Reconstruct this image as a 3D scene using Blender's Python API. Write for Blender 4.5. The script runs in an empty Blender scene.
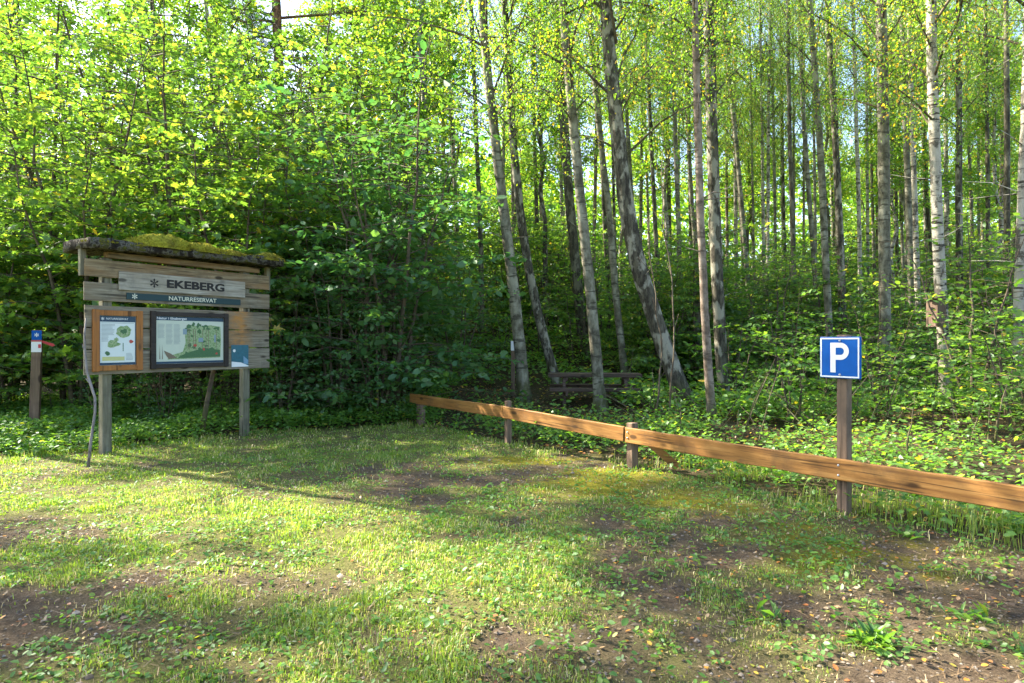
import bpy, math, random
import numpy as np
from mathutils import Vector, Matrix

random.seed(7)
RNG = np.random.default_rng(7)
S = bpy.context.scene
COL = S.collection
F, CX, CY, CAMZ = 640.0, 512.0, 341.5, 1.6

# ------------------------------------------------------------------ helpers
def at(px, py, Y):
    """point seen at picture position px,py at a distance Y in front of the camera"""
    return Vector(((px - CX) * Y / F, Y, CAMZ - (py - CY) * Y / F))

def tag(o, label=None, cat=None, group=None, kind=None):
    if label: o['label'] = label
    if cat: o['category'] = cat
    if group: o['group'] = group
    if kind: o['kind'] = kind
    return o

def empty(name, loc, rz=0.0, label=None, cat=None, group=None):
    o = bpy.data.objects.new(name, None)
    o.empty_display_size = 0.1
    COL.objects.link(o)
    o.location = loc
    o.rotation_euler = (0, 0, rz)
    return tag(o, label, cat, group)

def obj(name, mesh, mat=None, parent=None, loc=None, rot=None, scale=None):
    if mat is not None and not mesh.materials:
        mesh.materials.append(mat)
    o = bpy.data.objects.new(name, mesh)
    COL.objects.link(o)
    if parent: o.parent = parent
    if loc is not None: o.location = loc
    if rot is not None: o.rotation_euler = rot
    if scale is not None: o.scale = (scale,) * 3 if not hasattr(scale, '__len__') else scale
    return o

def copy_tree(root, loc, rz=0.0, scale=1.0, label=None, cat=None, group=None, tilt=(0, 0)):
    r = root.copy(); COL.objects.link(r)
    r.location = loc
    r.rotation_euler = (tilt[0], tilt[1], rz)
    r.scale = (scale,) * 3 if not hasattr(scale, '__len__') else scale
    tag(r, label, cat, group)
    for ch in list(root.children):
        c = ch.copy(); COL.objects.link(c); c.parent = r
        for g in list(ch.children):
            d = g.copy(); COL.objects.link(d); d.parent = c
    return r

def raw_mesh(name, V, sizes, loops, tint=None, smooth=False, vattr=None):
    m = bpy.data.meshes.new(name)
    V = np.ascontiguousarray(V, dtype=np.float32)
    sizes = np.asarray(sizes, dtype=np.int32)
    loops = np.asarray(loops, dtype=np.int32)
    m.vertices.add(len(V)); m.vertices.foreach_set('co', V.ravel())
    m.loops.add(len(loops)); m.loops.foreach_set('vertex_index', loops)
    m.polygons.add(len(sizes))
    starts = np.concatenate([[0], np.cumsum(sizes)[:-1]]).astype(np.int32)
    m.polygons.foreach_set('loop_start', starts)
    try: m.polygons.foreach_set('loop_total', sizes)
    except Exception: pass
    if smooth:
        m.polygons.foreach_set('use_smooth', np.ones(len(sizes), dtype=bool))
    m.update(calc_edges=True)
    if tint is not None:
        a = m.attributes.new('tint', 'FLOAT', 'FACE')
        a.data.foreach_set('value', np.asarray(tint, dtype=np.float32))
    if vattr:
        for k, v in vattr.items():
            a = m.attributes.new(k, 'FLOAT', 'POINT')
            a.data.foreach_set('value', np.asarray(v, dtype=np.float32))
    return m

class MB:
    """collects simple solids into one mesh"""
    def __init__(s): s.v = []; s.f = []; s.smooth = []
    def add(s, vs, fs, sm=False):
        n = len(s.v); s.v += [tuple(v) for v in vs]
        s.f += [tuple(i + n for i in f) for f in fs]; s.smooth += [sm] * len(fs)
        return s
    def box(s, lo, hi, jit=0.0, bev=0.0):
        x0, y0, z0 = lo; x1, y1, z1 = hi
        if bev <= 0:
            vs = [(x, y, z) for z in (z0, z1) for y in (y0, y1) for x in (x0, x1)]
            if jit: vs = [(x + random.uniform(-jit, jit), y + random.uniform(-jit, jit), z + random.uniform(-jit, jit)) for x, y, z in vs]
            return s.add(vs, [(0, 2, 3, 1), (4, 5, 7, 6), (0, 1, 5, 4), (2, 6, 7, 3), (0, 4, 6, 2), (1, 3, 7, 5)])
        import bmesh
        bm = bmesh.new(); bmesh.ops.create_cube(bm, size=1)
        for v in bm.verts:
            v.co = Vector(((x0 + x1) / 2 + v.co.x * (x1 - x0), (y0 + y1) / 2 + v.co.y * (y1 - y0), (z0 + z1) / 2 + v.co.z * (z1 - z0)))
        bmesh.ops.bevel(bm, geom=bm.edges[:] + bm.verts[:], offset=bev, segments=1, affect='EDGES')
        bm.verts.index_update()
        vs = [v.co.copy() for v in bm.verts]; fs = [[v.index for v in f.verts] for f in bm.faces]
        bm.free()
        if jit: vs = [v + Vector((random.uniform(-jit, jit), random.uniform(-jit, jit), random.uniform(-jit, jit))) for v in vs]
        return s.add(vs, fs)
    def beam(s, a, b, w, h, up=(0, 0, 1)):
        a = Vector(a); b = Vector(b); d = (b - a).normalized(); u = Vector(up)
        r = d.cross(u).normalized(); u = r.cross(d).normalized()
        vs = []
        for p in (a, b):
            for sx, sy in ((-1, -1), (1, -1), (1, 1), (-1, 1)):
                vs.append(p + r * (sx * w / 2) + u * (sy * h / 2))
        return s.add(vs, [(0, 1, 2, 3), (7, 6, 5, 4), (0, 4, 5, 1), (1, 5, 6, 2), (2, 6, 7, 3), (3, 7, 4, 0)])
    def tube(s, pts, rad, sides=8, rough=0.0, cap=True):
        pts = [Vector(p) for p in pts]; n = len(pts)
        vs = []; fs = []
        ref = Vector((1, 0, 0))
        for i, p in enumerate(pts):
            t = (pts[min(i + 1, n - 1)] - pts[max(i - 1, 0)]).normalized()
            r0 = ref if abs(t.dot(ref)) < .9 else Vector((0, 1, 0))
            u = t.cross(r0).normalized(); w = t.cross(u).normalized()
            for k in range(sides):
                a = 2 * math.pi * k / sides
                rr = rad[i] * (1 + (random.uniform(-rough, rough) if rough else 0))
                vs.append(p + u * math.cos(a) * rr + w * math.sin(a) * rr)
        for i in range(n - 1):
            for k in range(sides):
                k2 = (k + 1) % sides
                fs.append((i * sides + k, i * sides + k2, (i + 1) * sides + k2, (i + 1) * sides + k))
        if cap:
            fs.append(tuple(range(sides))[::-1]); fs.append(tuple(range((n - 1) * sides, n * sides)))
        return s.add(vs, fs, True)
    def poly(s, pts): return s.add(pts, [tuple(range(len(pts)))])
    def mesh(s, name):
        m = bpy.data.meshes.new(name); m.from_pydata(s.v, [], s.f)
        m.polygons.foreach_set('use_smooth', s.smooth); m.update()
        return m

def arrow(pts):  # closed prism outline -> faces, x,z plane, thickness in y
    pass

# numpy value noise ---------------------------------------------------------
_perm = np.random.default_rng(3).random((256, 256))
def vnoise(x, y):
    x = np.asarray(x, float); y = np.asarray(y, float)
    xi = np.floor(x).astype(int); yi = np.floor(y).astype(int)
    fx = x - xi; fy = y - yi
    fx = fx * fx * (3 - 2 * fx); fy = fy * fy * (3 - 2 * fy)
    g = lambda i, j: _perm[i & 255, j & 255]
    return (g(xi, yi) * (1 - fx) * (1 - fy) + g(xi + 1, yi) * fx * (1 - fy) + g(xi, yi + 1) * (1 - fx) * fy + g(xi + 1, yi + 1) * fx * fy)
def fbm(x, y, o=4):
    r = 0; a = .5; t = 0
    for i in range(o):
        r = r + a * vnoise(x * 2 ** i + 17.3 * i, y * 2 ** i + 5.1 * i); t += a; a *= .5
    return r / t
def sstep(a, b, x):
    t = np.clip((np.asarray(x, float) - a) / (b - a), 0, 1); return t * t * (3 - 2 * t)

# ------------------------------------------------------------------ terrain
EX = [-40, -12, -9, -6.5, -4.3, -3.0, -1.8, -0.06, 1.54, 3.06, 5.0, 8.0]
EY = [7.6, 8.0, 8.4, 9.0, 11.1, 11.9, 12.3, 9.9, 8.15, 5.85, 2.9, -1.7]
def edge(x): return np.interp(x, EX, EY)      # rear border of the clearing
def hgt(x, y):
    x = np.asarray(x, float); y = np.asarray(y, float)
    side = 1 - .62 * sstep(1.0, 9.0, x)
    h = 3.4 * sstep(15.3, 34, y) * side + 5 * sstep(36, 90, y)
    h = h + .55 * np.exp(-(((x + 1.9) / 1.9) ** 2 + ((y - 15.6) / 1.6) ** 2))
    b = y - edge(x)
    h = h + (fbm(x * .35 + 9, y * .35) - .5) * .5 * sstep(.3, 4, b)
    h = h + (fbm(x * .6, y * .6) - .5) * .10 * sstep(2.0, 4.5, y)
    h = h + (fbm(x * 3.1, y * 3.1, 3) - .5) * .035
    return h
def hz(x, y): return float(hgt(x, y))

BARE = [(-.9, 7.4, 1.7, 1.15, 1.0), (2.2, 3.7, 1.9, 1.2, 1.1), (1.45, 5.4, 1.1, 1.0, .9), (-2.9, 3.8, 1.2, .6, .95), (-4.3, 5.4, 1.1, .6, .85),
        (3.3, 4.4, .9, 1.2, 1.1), (.35, 8.1, 1.2, .7, .8), (-.15, 3.4, .35, .3, .8), (-1.3, 4.3, .5, .3, .6), (.9, 4.1, .55, .45, .6), (-5.6, 8.0, 1.0, .4, .5),
        (-2.3, 5.6, .5, .35, .5)]
def baremask(x, y):
    r = np.zeros_like(x, dtype=float)
    wx = x + (fbm(x * 1.3 + 40, y * 1.3) - .5) * 1.4; wy = y + (fbm(x * 1.3, y * 1.3 + 40) - .5) * 1.4
    for cx, cy, rx, ry, s in BARE:
        r = np.maximum(r, s * np.exp(-(((wx - cx) / rx) ** 2 + ((wy - cy) / ry) ** 2) ** 1.5))
    r = r + (fbm(x * 2.3 + 3, y * 2.3 + 8, 4) - .54) * 2.2
    return np.clip(r, 0, 1)
def mossmask(x, y):
    r = np.zeros_like(x, dtype=float)
    for cx, cy, rx, ry in [(.95, 7.1, .55, .45), (1.5, 6.4, .55, .35), (1.9, 6.2, .4, .3), (.2, 8.6, .8, .35), (2.5, 4.9, .5, .4), (1.2, 7.9, .5, .3)]:
        r = np.maximum(r, np.exp(-((x - cx) / rx) ** 2 - ((y - cy) / ry) ** 2))
    return np.clip(r * 1.25 + (fbm(x * 3.5 + 70, y * 3.5) - .5) * 2.2 * (r > .05), 0, 1)

# ------------------------------------------------------------------ materials
def newmat(name):
    m = bpy.data.materials.new(name); m.use_nodes = True
    nt = m.node_tree; nt.nodes.clear()
    return m, nt
def N(nt, t, **kw):
    n = nt.nodes.new(t)
    for k, v in kw.items():
        if k in n.inputs: n.inputs[k].default_value = v
        else: setattr(n, k, v)
    return n
def L(nt, a, b): nt.links.new(a, b)
def ramp(nt, fac, stops, interp='LINEAR'):
    r = nt.nodes.new('ShaderNodeValToRGB'); cr = r.color_ramp; cr.interpolation = interp
    while len(cr.elements) < len(stops): cr.elements.new(.5)
    for e, (p, c) in zip(cr.elements, stops):
        e.position = p; e.color = (*c, 1) if len(c) == 3 else c
    if fac is not None: L(nt, fac, r.inputs[0])
    return r
def mixc(nt, fac, a, b, mode='MIX'):
    m = nt.nodes.new('ShaderNodeMix'); m.data_type = 'RGBA'; m.blend_type = mode
    for sock, v in ((m.inputs[0], fac), (m.inputs[6], a), (m.inputs[7], b)):
        if hasattr(v, 'links') or isinstance(v, bpy.types.NodeSocket): L(nt, v, sock)
        elif isinstance(v, (int, float)): sock.default_value = v
        else: sock.default_value = (*v, 1)
    return m.outputs[2]
def coords(nt, scale=(1, 1, 1), kind='Object'):
    tc = nt.nodes.new('ShaderNodeTexCoord'); mp = nt.nodes.new('ShaderNodeMapping')
    mp.inputs['Scale'].default_value = scale
    L(nt, tc.outputs[kind], mp.inputs[0]); return mp.outputs[0]
def noise(nt, vec, scale, detail=4, rough=.6):
    n = nt.nodes.new('ShaderNodeTexNoise')
    n.inputs['Scale'].default_value = scale; n.inputs['Detail'].default_value = detail; n.inputs['Roughness'].default_value = rough
    L(nt, vec, n.inputs['Vector']); return n.outputs[0]
def finish(nt, col, rough=.8, bump=None, bstr=.4, bdist=.02, spec=.3):
    b = nt.nodes.new('ShaderNodeBsdfPrincipled')
    if isinstance(col, bpy.types.NodeSocket): L(nt, col, b.inputs['Base Color'])
    else: b.inputs['Base Color'].default_value = (*col, 1)
    if isinstance(rough, bpy.types.NodeSocket): L(nt, rough, b.inputs['Roughness'])
    else: b.inputs['Roughness'].default_value = rough
    b.inputs['Specular IOR Level'].default_value = spec
    if bump is not None:
        bp = nt.nodes.new('ShaderNodeBump'); bp.inputs['Strength'].default_value = bstr; bp.inputs['Distance'].default_value = bdist
        L(nt, bump, bp.inputs['Height']); L(nt, bp.outputs[0], b.inputs['Normal'])
    o = nt.nodes.new('ShaderNodeOutputMaterial'); L(nt, b.outputs[0], o.inputs[0])
    return b

def leaf_mat(name, stops, tstops, trans=.5, gloss=.035, rough=.5, objvar=.12):
    """leaf: reflected colour, transmitted colour and a thin waxy coat; tint = leaf to leaf variation"""
    m, nt = newmat(name)
    at_ = nt.nodes.new('ShaderNodeAttribute'); at_.attribute_name = 'tint'
    oi = nt.nodes.new('ShaderNodeObjectInfo')
    a1 = nt.nodes.new('ShaderNodeMath'); a1.operation = 'MULTIPLY_ADD'
    L(nt, oi.outputs['Random'], a1.inputs[0]); a1.inputs[1].default_value = objvar; a1.inputs[2].default_value = -objvar / 2
    a2 = nt.nodes.new('ShaderNodeMath'); a2.operation = 'ADD'; L(nt, at_.outputs['Fac'], a2.inputs[0]); L(nt, a1.outputs[0], a2.inputs[1])
    r1 = ramp(nt, a2.outputs[0], stops); r2 = ramp(nt, a2.outputs[0], tstops)
    d = nt.nodes.new('ShaderNodeBsdfDiffuse'); t = nt.nodes.new('ShaderNodeBsdfTranslucent'); g = nt.nodes.new('ShaderNodeBsdfGlossy')
    L(nt, r1.outputs[0], d.inputs[0]); L(nt, r2.outputs[0], t.inputs[0])
    g.inputs['Roughness'].default_value = rough; g.inputs[0].default_value = (.9, .95, 1, 1)
    x = nt.nodes.new('ShaderNodeAddShader')
    L(nt, d.outputs[0], x.inputs[0]); L(nt, t.outputs[0], x.inputs[1])
    y = nt.nodes.new('ShaderNodeMixShader'); y.inputs[0].default_value = gloss
    L(nt, x.outputs[0], y.inputs[1]); L(nt, g.outputs[0], y.inputs[2])
    o = nt.nodes.new('ShaderNodeOutputMaterial'); L(nt, y.outputs[0], o.inputs[0])
    return m

M = {}
# maple / hazel thicket
M['maple'] = leaf_mat('maple_leaf',
    [(0, (.030, .070, .016)), (.5, (.052, .108, .020)), (.86, (.09, .135, .022)), (.97, (.18, .15, .02)), (1, (.2, .15, .02))],
    [(0, (.055, .13, .016)), (.5, (.125, .235, .018)), (.86, (.27, .335, .025)), (.97, (.45, .38, .02)), (1, (.5, .36, .02))])
M['hazel'] = leaf_mat('dark_leaf',
    [(0, (.03, .078, .028)), (.6, (.043, .092, .026)), (.9, (.062, .11, .024)), (1, (.12, .12, .02))],
    [(0, (.035, .12, .022)), (.6, (.065, .14, .018)), (.9, (.12, .20, .018)), (1, (.3, .28, .02))])
M['birchleaf'] = leaf_mat('birch_leaf',
    [(0, (.045, .085, .016)), (.5, (.065, .11, .02)), (.82, (.10, .13, .02)), (.93, (.26, .19, .02)), (1, (.34, .17, .02))],
    [(0, (.10, .24, .012)), (.5, (.19, .33, .016)), (.82, (.32, .41, .02)), (.93, (.62, .46, .02)), (1, (.66, .36, .02))])
M['herb'] = leaf_mat('herb_leaf',
    [(0, (.040, .090, .018)), (.55, (.06, .13, .02)), (.9, (.10, .16, .022)), (1, (.24, .18, .02))],
    [(0, (.065, .17, .015)), (.55, (.135, .26, .018)), (.9, (.25, .34, .02)), (1, (.42, .36, .02))])
M['grass'] = leaf_mat('grass_blade',
    [(0, (.055, .115, .018)), (.5, (.135, .18, .024)), (.78, (.235, .235, .035)), (.9, (.42, .34, .14)), (1, (.52, .43, .21))],
    [(0, (.07, .16, .01)), (.5, (.155, .235, .014)), (.78, (.2, .28, .02)), (.9, (.22, .18, .06)), (1, (.25, .2, .08))], gloss=.04)
M['pineleaf'] = leaf_mat('pine_needle', [(0, (.03, .06, .03)), (1, (.06, .085, .035))], [(0, (.03, .05, .02)), (1, (.06, .08, .02))], gloss=.03)
M['litter'] = leaf_mat('fallen_leaf',
    [(0, (.07, .042, .02)), (.3, (.14, .09, .045)), (.5, (.25, .18, .095)), (.66, (.24, .075, .015)), (.82, (.38, .18, .02)), (.93, (.36, .26, .03)), (1, (.12, .15, .02))],
    [(0, (.02, .015, .01)), (.5, (.06, .05, .02)), (.66, (.12, .03, .01)), (.82, (.2, .1, .01)), (1, (.1, .12, .01))], gloss=.05)

def bark(name, base, dark, light, mode='grey'):
    m, nt = newmat(name)
    oi = nt.nodes.new('ShaderNodeObjectInfo')
    v = coords(nt)
    off = nt.nodes.new('ShaderNodeVectorMath'); off.operation = 'ADD'; L(nt, v, off.inputs[0])
    cmb = nt.nodes.new('ShaderNodeMath'); cmb.operation = 'MULTIPLY'; L(nt, oi.outputs['Random'], cmb.inputs[0]); cmb.inputs[1].default_value = 37
    L(nt, cmb.outputs[0], off.inputs[1])
    def mp(sc):
        k = nt.nodes.new('ShaderNodeMapping'); k.inputs['Scale'].default_value = sc; L(nt, off.outputs[0], k.inputs[0]); return k.outputs[0]
    big = noise(nt, mp((3.2, 3.2, 1.6)), 1.5, 4, .6)
    if mode == 'birch':
        band = noise(nt, mp((2.0, 2.0, 9)), 1.3, 3, .6)      # lenticels round the stem
        patch = noise(nt, mp((3.5, 3.5, 2)), 1.3, 5, .7)
        c = mixc(nt, ramp(nt, big, [(.35, (0, 0, 0)), (.65, (1, 1, 1))]).outputs[0], base, light)
        c = mixc(nt, ramp(nt, band, [(.55, (0, 0, 0)), (.62, (1, 1, 1))]).outputs[0], c, dark)
        c = mixc(nt, ramp(nt, patch, [(.53, (0, 0, 0)), (.60, (1, 1, 1))]).outputs[0], c, tuple(.5 * (d + b) * .6 for d, b in zip(dark, base)))
        b1 = band
    elif mode == 'rough':
        b1 = noise(nt, mp((8, 8, 2.2)), 1.6, 6, .72)
        c = mixc(nt, ramp(nt, b1, [(.42, (0, 0, 0)), (.6, (1, 1, 1))]).outputs[0], dark, base)
        c = mixc(nt, ramp(nt, big, [(.50, (0, 0, 0)), (.58, (.9, .9, .9))]).outputs[0], c, light)
    else:
        b1 = noise(nt, mp((4.5, 4.5, 3.2)), 1.6, 6, .72)
        c = mixc(nt, ramp(nt, b1, [(.34, (0, 0, 0)), (.62, (1, 1, 1))]).outputs[0], dark, base)
        c = mixc(nt, ramp(nt, big, [(.45, (0, 0, 0)), (.66, (1, 1, 1))]).outputs[0], c, light)
        ln = noise(nt, mp((2, 2, 9)), 1.3, 3, .6)
        c = mixc(nt, ramp(nt, ln, [(.56, (0, 0, 0)), (.63, (.85, .85, .85))]).outputs[0], c, dark)
    # green algae and moss at the foot of the stem
    sx = nt.nodes.new('ShaderNodeSeparateXYZ'); tc = nt.nodes.new('ShaderNodeTexCoord'); L(nt, tc.outputs['Object'], sx.inputs[0])
    mr = nt.nodes.new('ShaderNodeMapRange'); mr.inputs[1].default_value = .9; mr.inputs[2].default_value = .05; L(nt, sx.outputs[2], mr.inputs[0])
    mm = nt.nodes.new('ShaderNodeMath'); mm.operation = 'MULTIPLY'; L(nt, mr.outputs[0], mm.inputs[0])
    L(nt, ramp(nt, noise(nt, mp((4, 4, 2)), 2, 4), [(.35, (0, 0, 0)), (.6, (1, 1, 1))]).outputs[0], mm.inputs[1])
    c = mixc(nt, mm.outputs[0], c, (.075, .085, .02))
    finish(nt, c, .85, b1, .6, .03, .2)
    return m
M['bark_grey'] = bark('bark_grey', (.165, .155, .11), (.05, .045, .032), (.30, .29, .225))
M['bark_dark'] = bark('bark_dark', (.10, .09, .062), (.033, .03, .022), (.17, .16, .115), 'rough')
M['bark_birch'] = bark('bark_birch', (.29, .265, .215), (.045, .038, .03), (.45, .42, .36), 'birch')
M['bark_old'] = bark('bark_oldbirch', (.105, .095, .068), (.03, .026, .02), (.28, .265, .21), 'rough')
M['bark_pine'] = bark('bark_pine', (.26, .125, .065), (.09, .05, .03), (.36, .19, .10), 'rough')
M['bark_pink'] = bark('bark_pink', (.22, .17, .13), (.08, .058, .043), (.34, .28, .225))
M['twig'] = bark('bark_twig', (.11, .085, .06), (.05, .04, .03), (.16, .13, .09))

def wood(name, ax, cols, scale=1.0, rough=.8, orange=None):
    """planed timber with grain along axis ax"""
    m, nt = newmat(name)
    st = [18, 18, 18]; st[ax] = 1.1
    oi = nt.nodes.new('ShaderNodeObjectInfo')
    v0 = coords(nt)
    off = nt.nodes.new('ShaderNodeVectorMath'); off.operation = 'ADD'; L(nt, v0, off.inputs[0])
    k = nt.nodes.new('ShaderNodeMath'); k.operation = 'MULTIPLY'; L(nt, oi.outputs['Random'], k.inputs[0]); k.inputs[1].default_value = 23
    L(nt, k.outputs[0], off.inputs[1])
    def mp(sc):
        q = nt.nodes.new('ShaderNodeMapping'); q.inputs['Scale'].default_value = sc; L(nt, off.outputs[0], q.inputs[0]); return q.outputs[0]
    g = noise(nt, mp(st), 1.6 * scale, 5, .65)
    big = noise(nt, mp(tuple(1.6 if i == ax else 5 for i in range(3))), 1.2, 3, .5)
    c = ramp(nt, g, [(.3, cols[0]), (.5, cols[1]), (.72, cols[2])]).outputs[0]
    c = mixc(nt, ramp(nt, big, [(.42, (0, 0, 0)), (.7, (.75, .75, .75))]).outputs[0], c, cols[3])
    vo = nt.nodes.new('ShaderNodeTexVoronoi'); vo.inputs['Scale'].default_value = 1.0
    L(nt, mp(tuple(2.2 if i == ax else 5.5 for i in range(3))), vo.inputs['Vector'])
    c = mixc(nt, ramp(nt, vo.outputs['Distance'], [(.11, (.9, .9, .9)), (.19, (0, 0, 0))]).outputs[0], c, tuple(x * .35 for x in cols[0]))
    if orange:
        sx = nt.nodes.new('ShaderNodeSeparateXYZ'); L(nt, v0, sx.inputs[0])
        x0, x1, oc = orange
        a = nt.nodes.new('ShaderNodeMapRange'); a.inputs[1].default_value = x0 - .12; a.inputs[2].default_value = x0 + .12; L(nt, sx.outputs[0], a.inputs[0])
        b = nt.nodes.new('ShaderNodeMapRange'); b.inputs[1].default_value = x1 + .12; b.inputs[2].default_value = x1 - .12; L(nt, sx.outputs[0], b.inputs[0])
        mm = nt.nodes.new('ShaderNodeMath'); mm.operation = 'MULTIPLY'; L(nt, a.outputs[0], mm.inputs[0]); L(nt, b.outputs[0], mm.inputs[1])
        m2 = nt.nodes.new('ShaderNodeMath'); m2.operation = 'MULTIPLY'; L(nt, mm.outputs[0], m2.inputs[0])
        L(nt, ramp(nt, noise(nt, mp((4, 10, 10)), 1.3, 4), [(.35, (.25, .25, .25)), (.6, (1, 1, 1))]).outputs[0], m2.inputs[1])
        c = mixc(nt, m2.outputs[0], c, oc)
    cr = noise(nt, mp(tuple(.9 if i == ax else 34 for i in range(3))), 1.3, 3, .5)
    c = mixc(nt, ramp(nt, cr, [(.60, (0, 0, 0)), (.66, (.8, .8, .8))]).outputs[0], c, tuple(x * .4 for x in cols[0]))
    st_ = noise(nt, mp((2.3, 2.3, 2.3)), 1.4, 5, .7)
    c = mixc(nt, ramp(nt, st_, [(.50, (0, 0, 0)), (.68, (.55, .55, .55))]).outputs[0], c, tuple(.6 * (.5 * x + .5 * sum(cols[0]) / 3) for x in cols[1]))
    finish(nt, c, rough, g, .35, .006, .25)
    return m
GW = [(.085, .072, .053), (.22, .19, .14), (.36, .325, .25), (.19, .14, .085)]
M['plank'] = wood('weathered_plank', 0, GW)
M['plank_warm'] = wood('warm_plank', 0, [(.105, .075, .045), (.235, .175, .105), (.35, .285, .185), (.24, .13, .05)])
M['plank_or'] = wood('part_bleached_plank', 0, GW, orange=(1.86, 2.2, (.42, .20, .06)))
M['post_grey'] = wood('weathered_post', 2, [(.09, .08, .055), (.18, .165, .12), (.27, .25, .19), (.13, .13, .075)])
M['rail'] = wood('fresh_rail', 0, [(.13, .059, .018), (.29, .140, .038), (.405, .222, .071), (.22, .096, .023)], rough=.62)
M['post_brown'] = wood('brown_post', 2, [(.09, .058, .038), (.185, .122, .084), (.27, .19, .135), (.16, .115, .078)])
M['plate'] = wood('grey_nameplate', 0, [(.19, .17, .14), (.37, .34, .285), (.48, .45, .39), (.24, .20, .15)])
M['frame_or'] = wood('orange_frame', 2, [(.26, .105, .03), (.35, .145, .04), (.42, .19, .06), (.32, .12, .03)], rough=.55)
M['frame_dk'] = wood('dark_frame', 0, [(.022, .016, .015), (.035, .027, .024), (.05, .04, .034), (.03, .022, .02)], rough=.5)
M['table'] = wood('old_table', 0, [(.055, .036, .027), (.095, .064, .048), (.14, .10, .078), (.08, .06, .04)])
M['stickwood'] = wood('dead_stick', 2, [(.16, .13, .12), (.25, .215, .20), (.34, .30, .28), (.2, .17, .15)])
M['boxwood'] = wood('nest_box', 2, [(.10, .066, .048), (.17, .115, .085), (.23, .165, .125), (.14, .09, .065)])

def flat(name, col, rough=.5, var=.12, sc=14, spec=.4):
    m, nt = newmat(name)
    n = noise(nt, coords(nt), sc, 4)
    c = mixc(nt, n, tuple(x * (1 - var) for x in col), tuple(min(1, x * (1 + var)) for x in col))
    finish(nt, c, rough, spec=spec); return m
M['blue'] = flat('sign_blue', (.003, .085, .36), .6, .25, 9, .15)
M['white'] = flat('sign_white', (.72, .74, .76), .4, .05)
M['steel'] = flat('galvanised', (.42, .45, .48), .35)
M['black'] = flat('black_paint', (.018, .016, .015), .7)
M['teal'] = flat('teal_plate', (.005, .035, .042), .5)
M['cream'] = flat('cream_paint', (.62, .62, .5), .6, .06)
M['paper'] = flat('poster_paper', (.62, .68, .68), .3, .05)
M['paper2'] = flat('poster_paper_cream', (.50, .55, .46), .3, .06)
M['navy'] = flat('poster_navy', (.006, .04, .085), .4)
M['ink'] = flat('poster_ink', (.24, .29, .31), .5)
m, nt = newmat('print_green')
pn = noise(nt, coords(nt), 38, 6, .75)
finish(nt, ramp(nt, pn, [(.34, (.07, .16, .05)), (.47, (.19, .31, .12)), (.56, (.36, .42, .26)), (.66, (.20, .27, .13)), (.74, (.16, .12, .08))]).outputs[0], .4); M['pgreen'] = m
M['pgreen2'] = flat('print_dark_green', (.045, .13, .05), .4, .35, 40)
M['pbrown'] = flat('print_brown', (.17, .13, .09), .4, .3, 30)
M['pred'] = flat('print_red', (.40, .06, .045), .4)
M['pblue'] = flat('print_blue', (.20, .28, .34), .4)
M['pyellow'] = flat('print_yellow', (.50, .50, .22), .4)
M['arrowred'] = flat('arrow_red', (.50, .035, .045), .45)
M['dot_blue'] = flat('leaflet_blue', (.012, .11, .16), .3, .6, 26)
M['pviolet'] = flat('print_pale_blue', (.14, .27, .40), .3, .3, 20)
M['hole'] = flat('dark_hole', (.008, .007, .006), .9)
M['felt'] = flat('roofing_felt', (.05, .047, .042), .9, .5, 9)

m, nt = newmat('roof_slab')
n1 = noise(nt, coords(nt), 7, 6, .7)
c = ramp(nt, n1, [(.34, (.015, .013, .011)), (.48, (.035, .03, .025)), (.53, (.14, .13, .11)), (.57, (.05, .05, .02)), (.64, (.12, .12, .03)), (.72, (.03, .026, .022))]).outputs[0]
finish(nt, c, .95, n1, .9, .04, .1); M['roof'] = m
m, nt = newmat('moss')
n1 = noise(nt, coords(nt), 22, 6, .75); n2 = noise(nt, coords(nt), 3, 3)
c = ramp(nt, n1, [(.3, (.09, .095, .014)), (.46, (.30, .28, .03)), (.66, (.46, .42, .05))]).outputs[0]
c = mixc(nt, ramp(nt, n2, [(.45, (0, 0, 0)), (.7, (.7, .7, .7))]).outputs[0], c, (.10, .075, .03))
finish(nt, c, 1.0, n1, 1.0, .03, .05); M['moss'] = m
m, nt = newmat('pebble')
oi = nt.nodes.new('ShaderNodeAttribute'); oi.attribute_name = 'tint'
finish(nt, ramp(nt, oi.outputs['Fac'], [(0, (.05, .04, .03)), (.6, (.11, .09, .07)), (1, (.24, .21, .175))]).outputs[0], .85); M['pebble'] = m

# ground
m, nt = newmat('ground')
v = coords(nt)
def attr(n):
    a = nt.nodes.new('ShaderNodeAttribute'); a.attribute_name = n; return a.outputs['Fac']
fine = noise(nt, v, 80, 7, .85); mid = noise(nt, v, 9, 5, .65); big = noise(nt, v, 1.3, 4)
dirt = ramp(nt, fine, [(.30, (.040, .028, .018)), (.46, (.105, .076, .050)), (.59, (.19, .145, .098)), (.74, (.36, .30, .225))]).outputs[0]
dirt = mixc(nt, ramp(nt, mid, [(.45, (0, 0, 0)), (.64, (.65, .65, .65))]).outputs[0], dirt, (.055, .038, .024))
thatch = ramp(nt, fine, [(.28, (.04, .055, .014)), (.44, (.10, .115, .028)), (.58, (.22, .20, .075)), (.72, (.42, .345, .18))]).outputs[0]
moss = ramp(nt, fine, [(.3, (.08, .085, .01)), (.5, (.22, .20, .02)), (.72, (.33, .28, .03))]).outputs[0]
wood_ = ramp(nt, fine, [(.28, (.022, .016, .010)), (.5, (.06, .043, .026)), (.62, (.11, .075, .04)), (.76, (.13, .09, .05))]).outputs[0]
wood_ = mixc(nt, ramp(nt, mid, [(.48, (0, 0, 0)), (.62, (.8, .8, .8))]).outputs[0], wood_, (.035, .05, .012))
c = mixc(nt, attr('bare'), thatch, dirt)
c = mixc(nt, attr('moss'), c, moss)
c = mixc(nt, attr('wood'), c, wood_)
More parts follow.
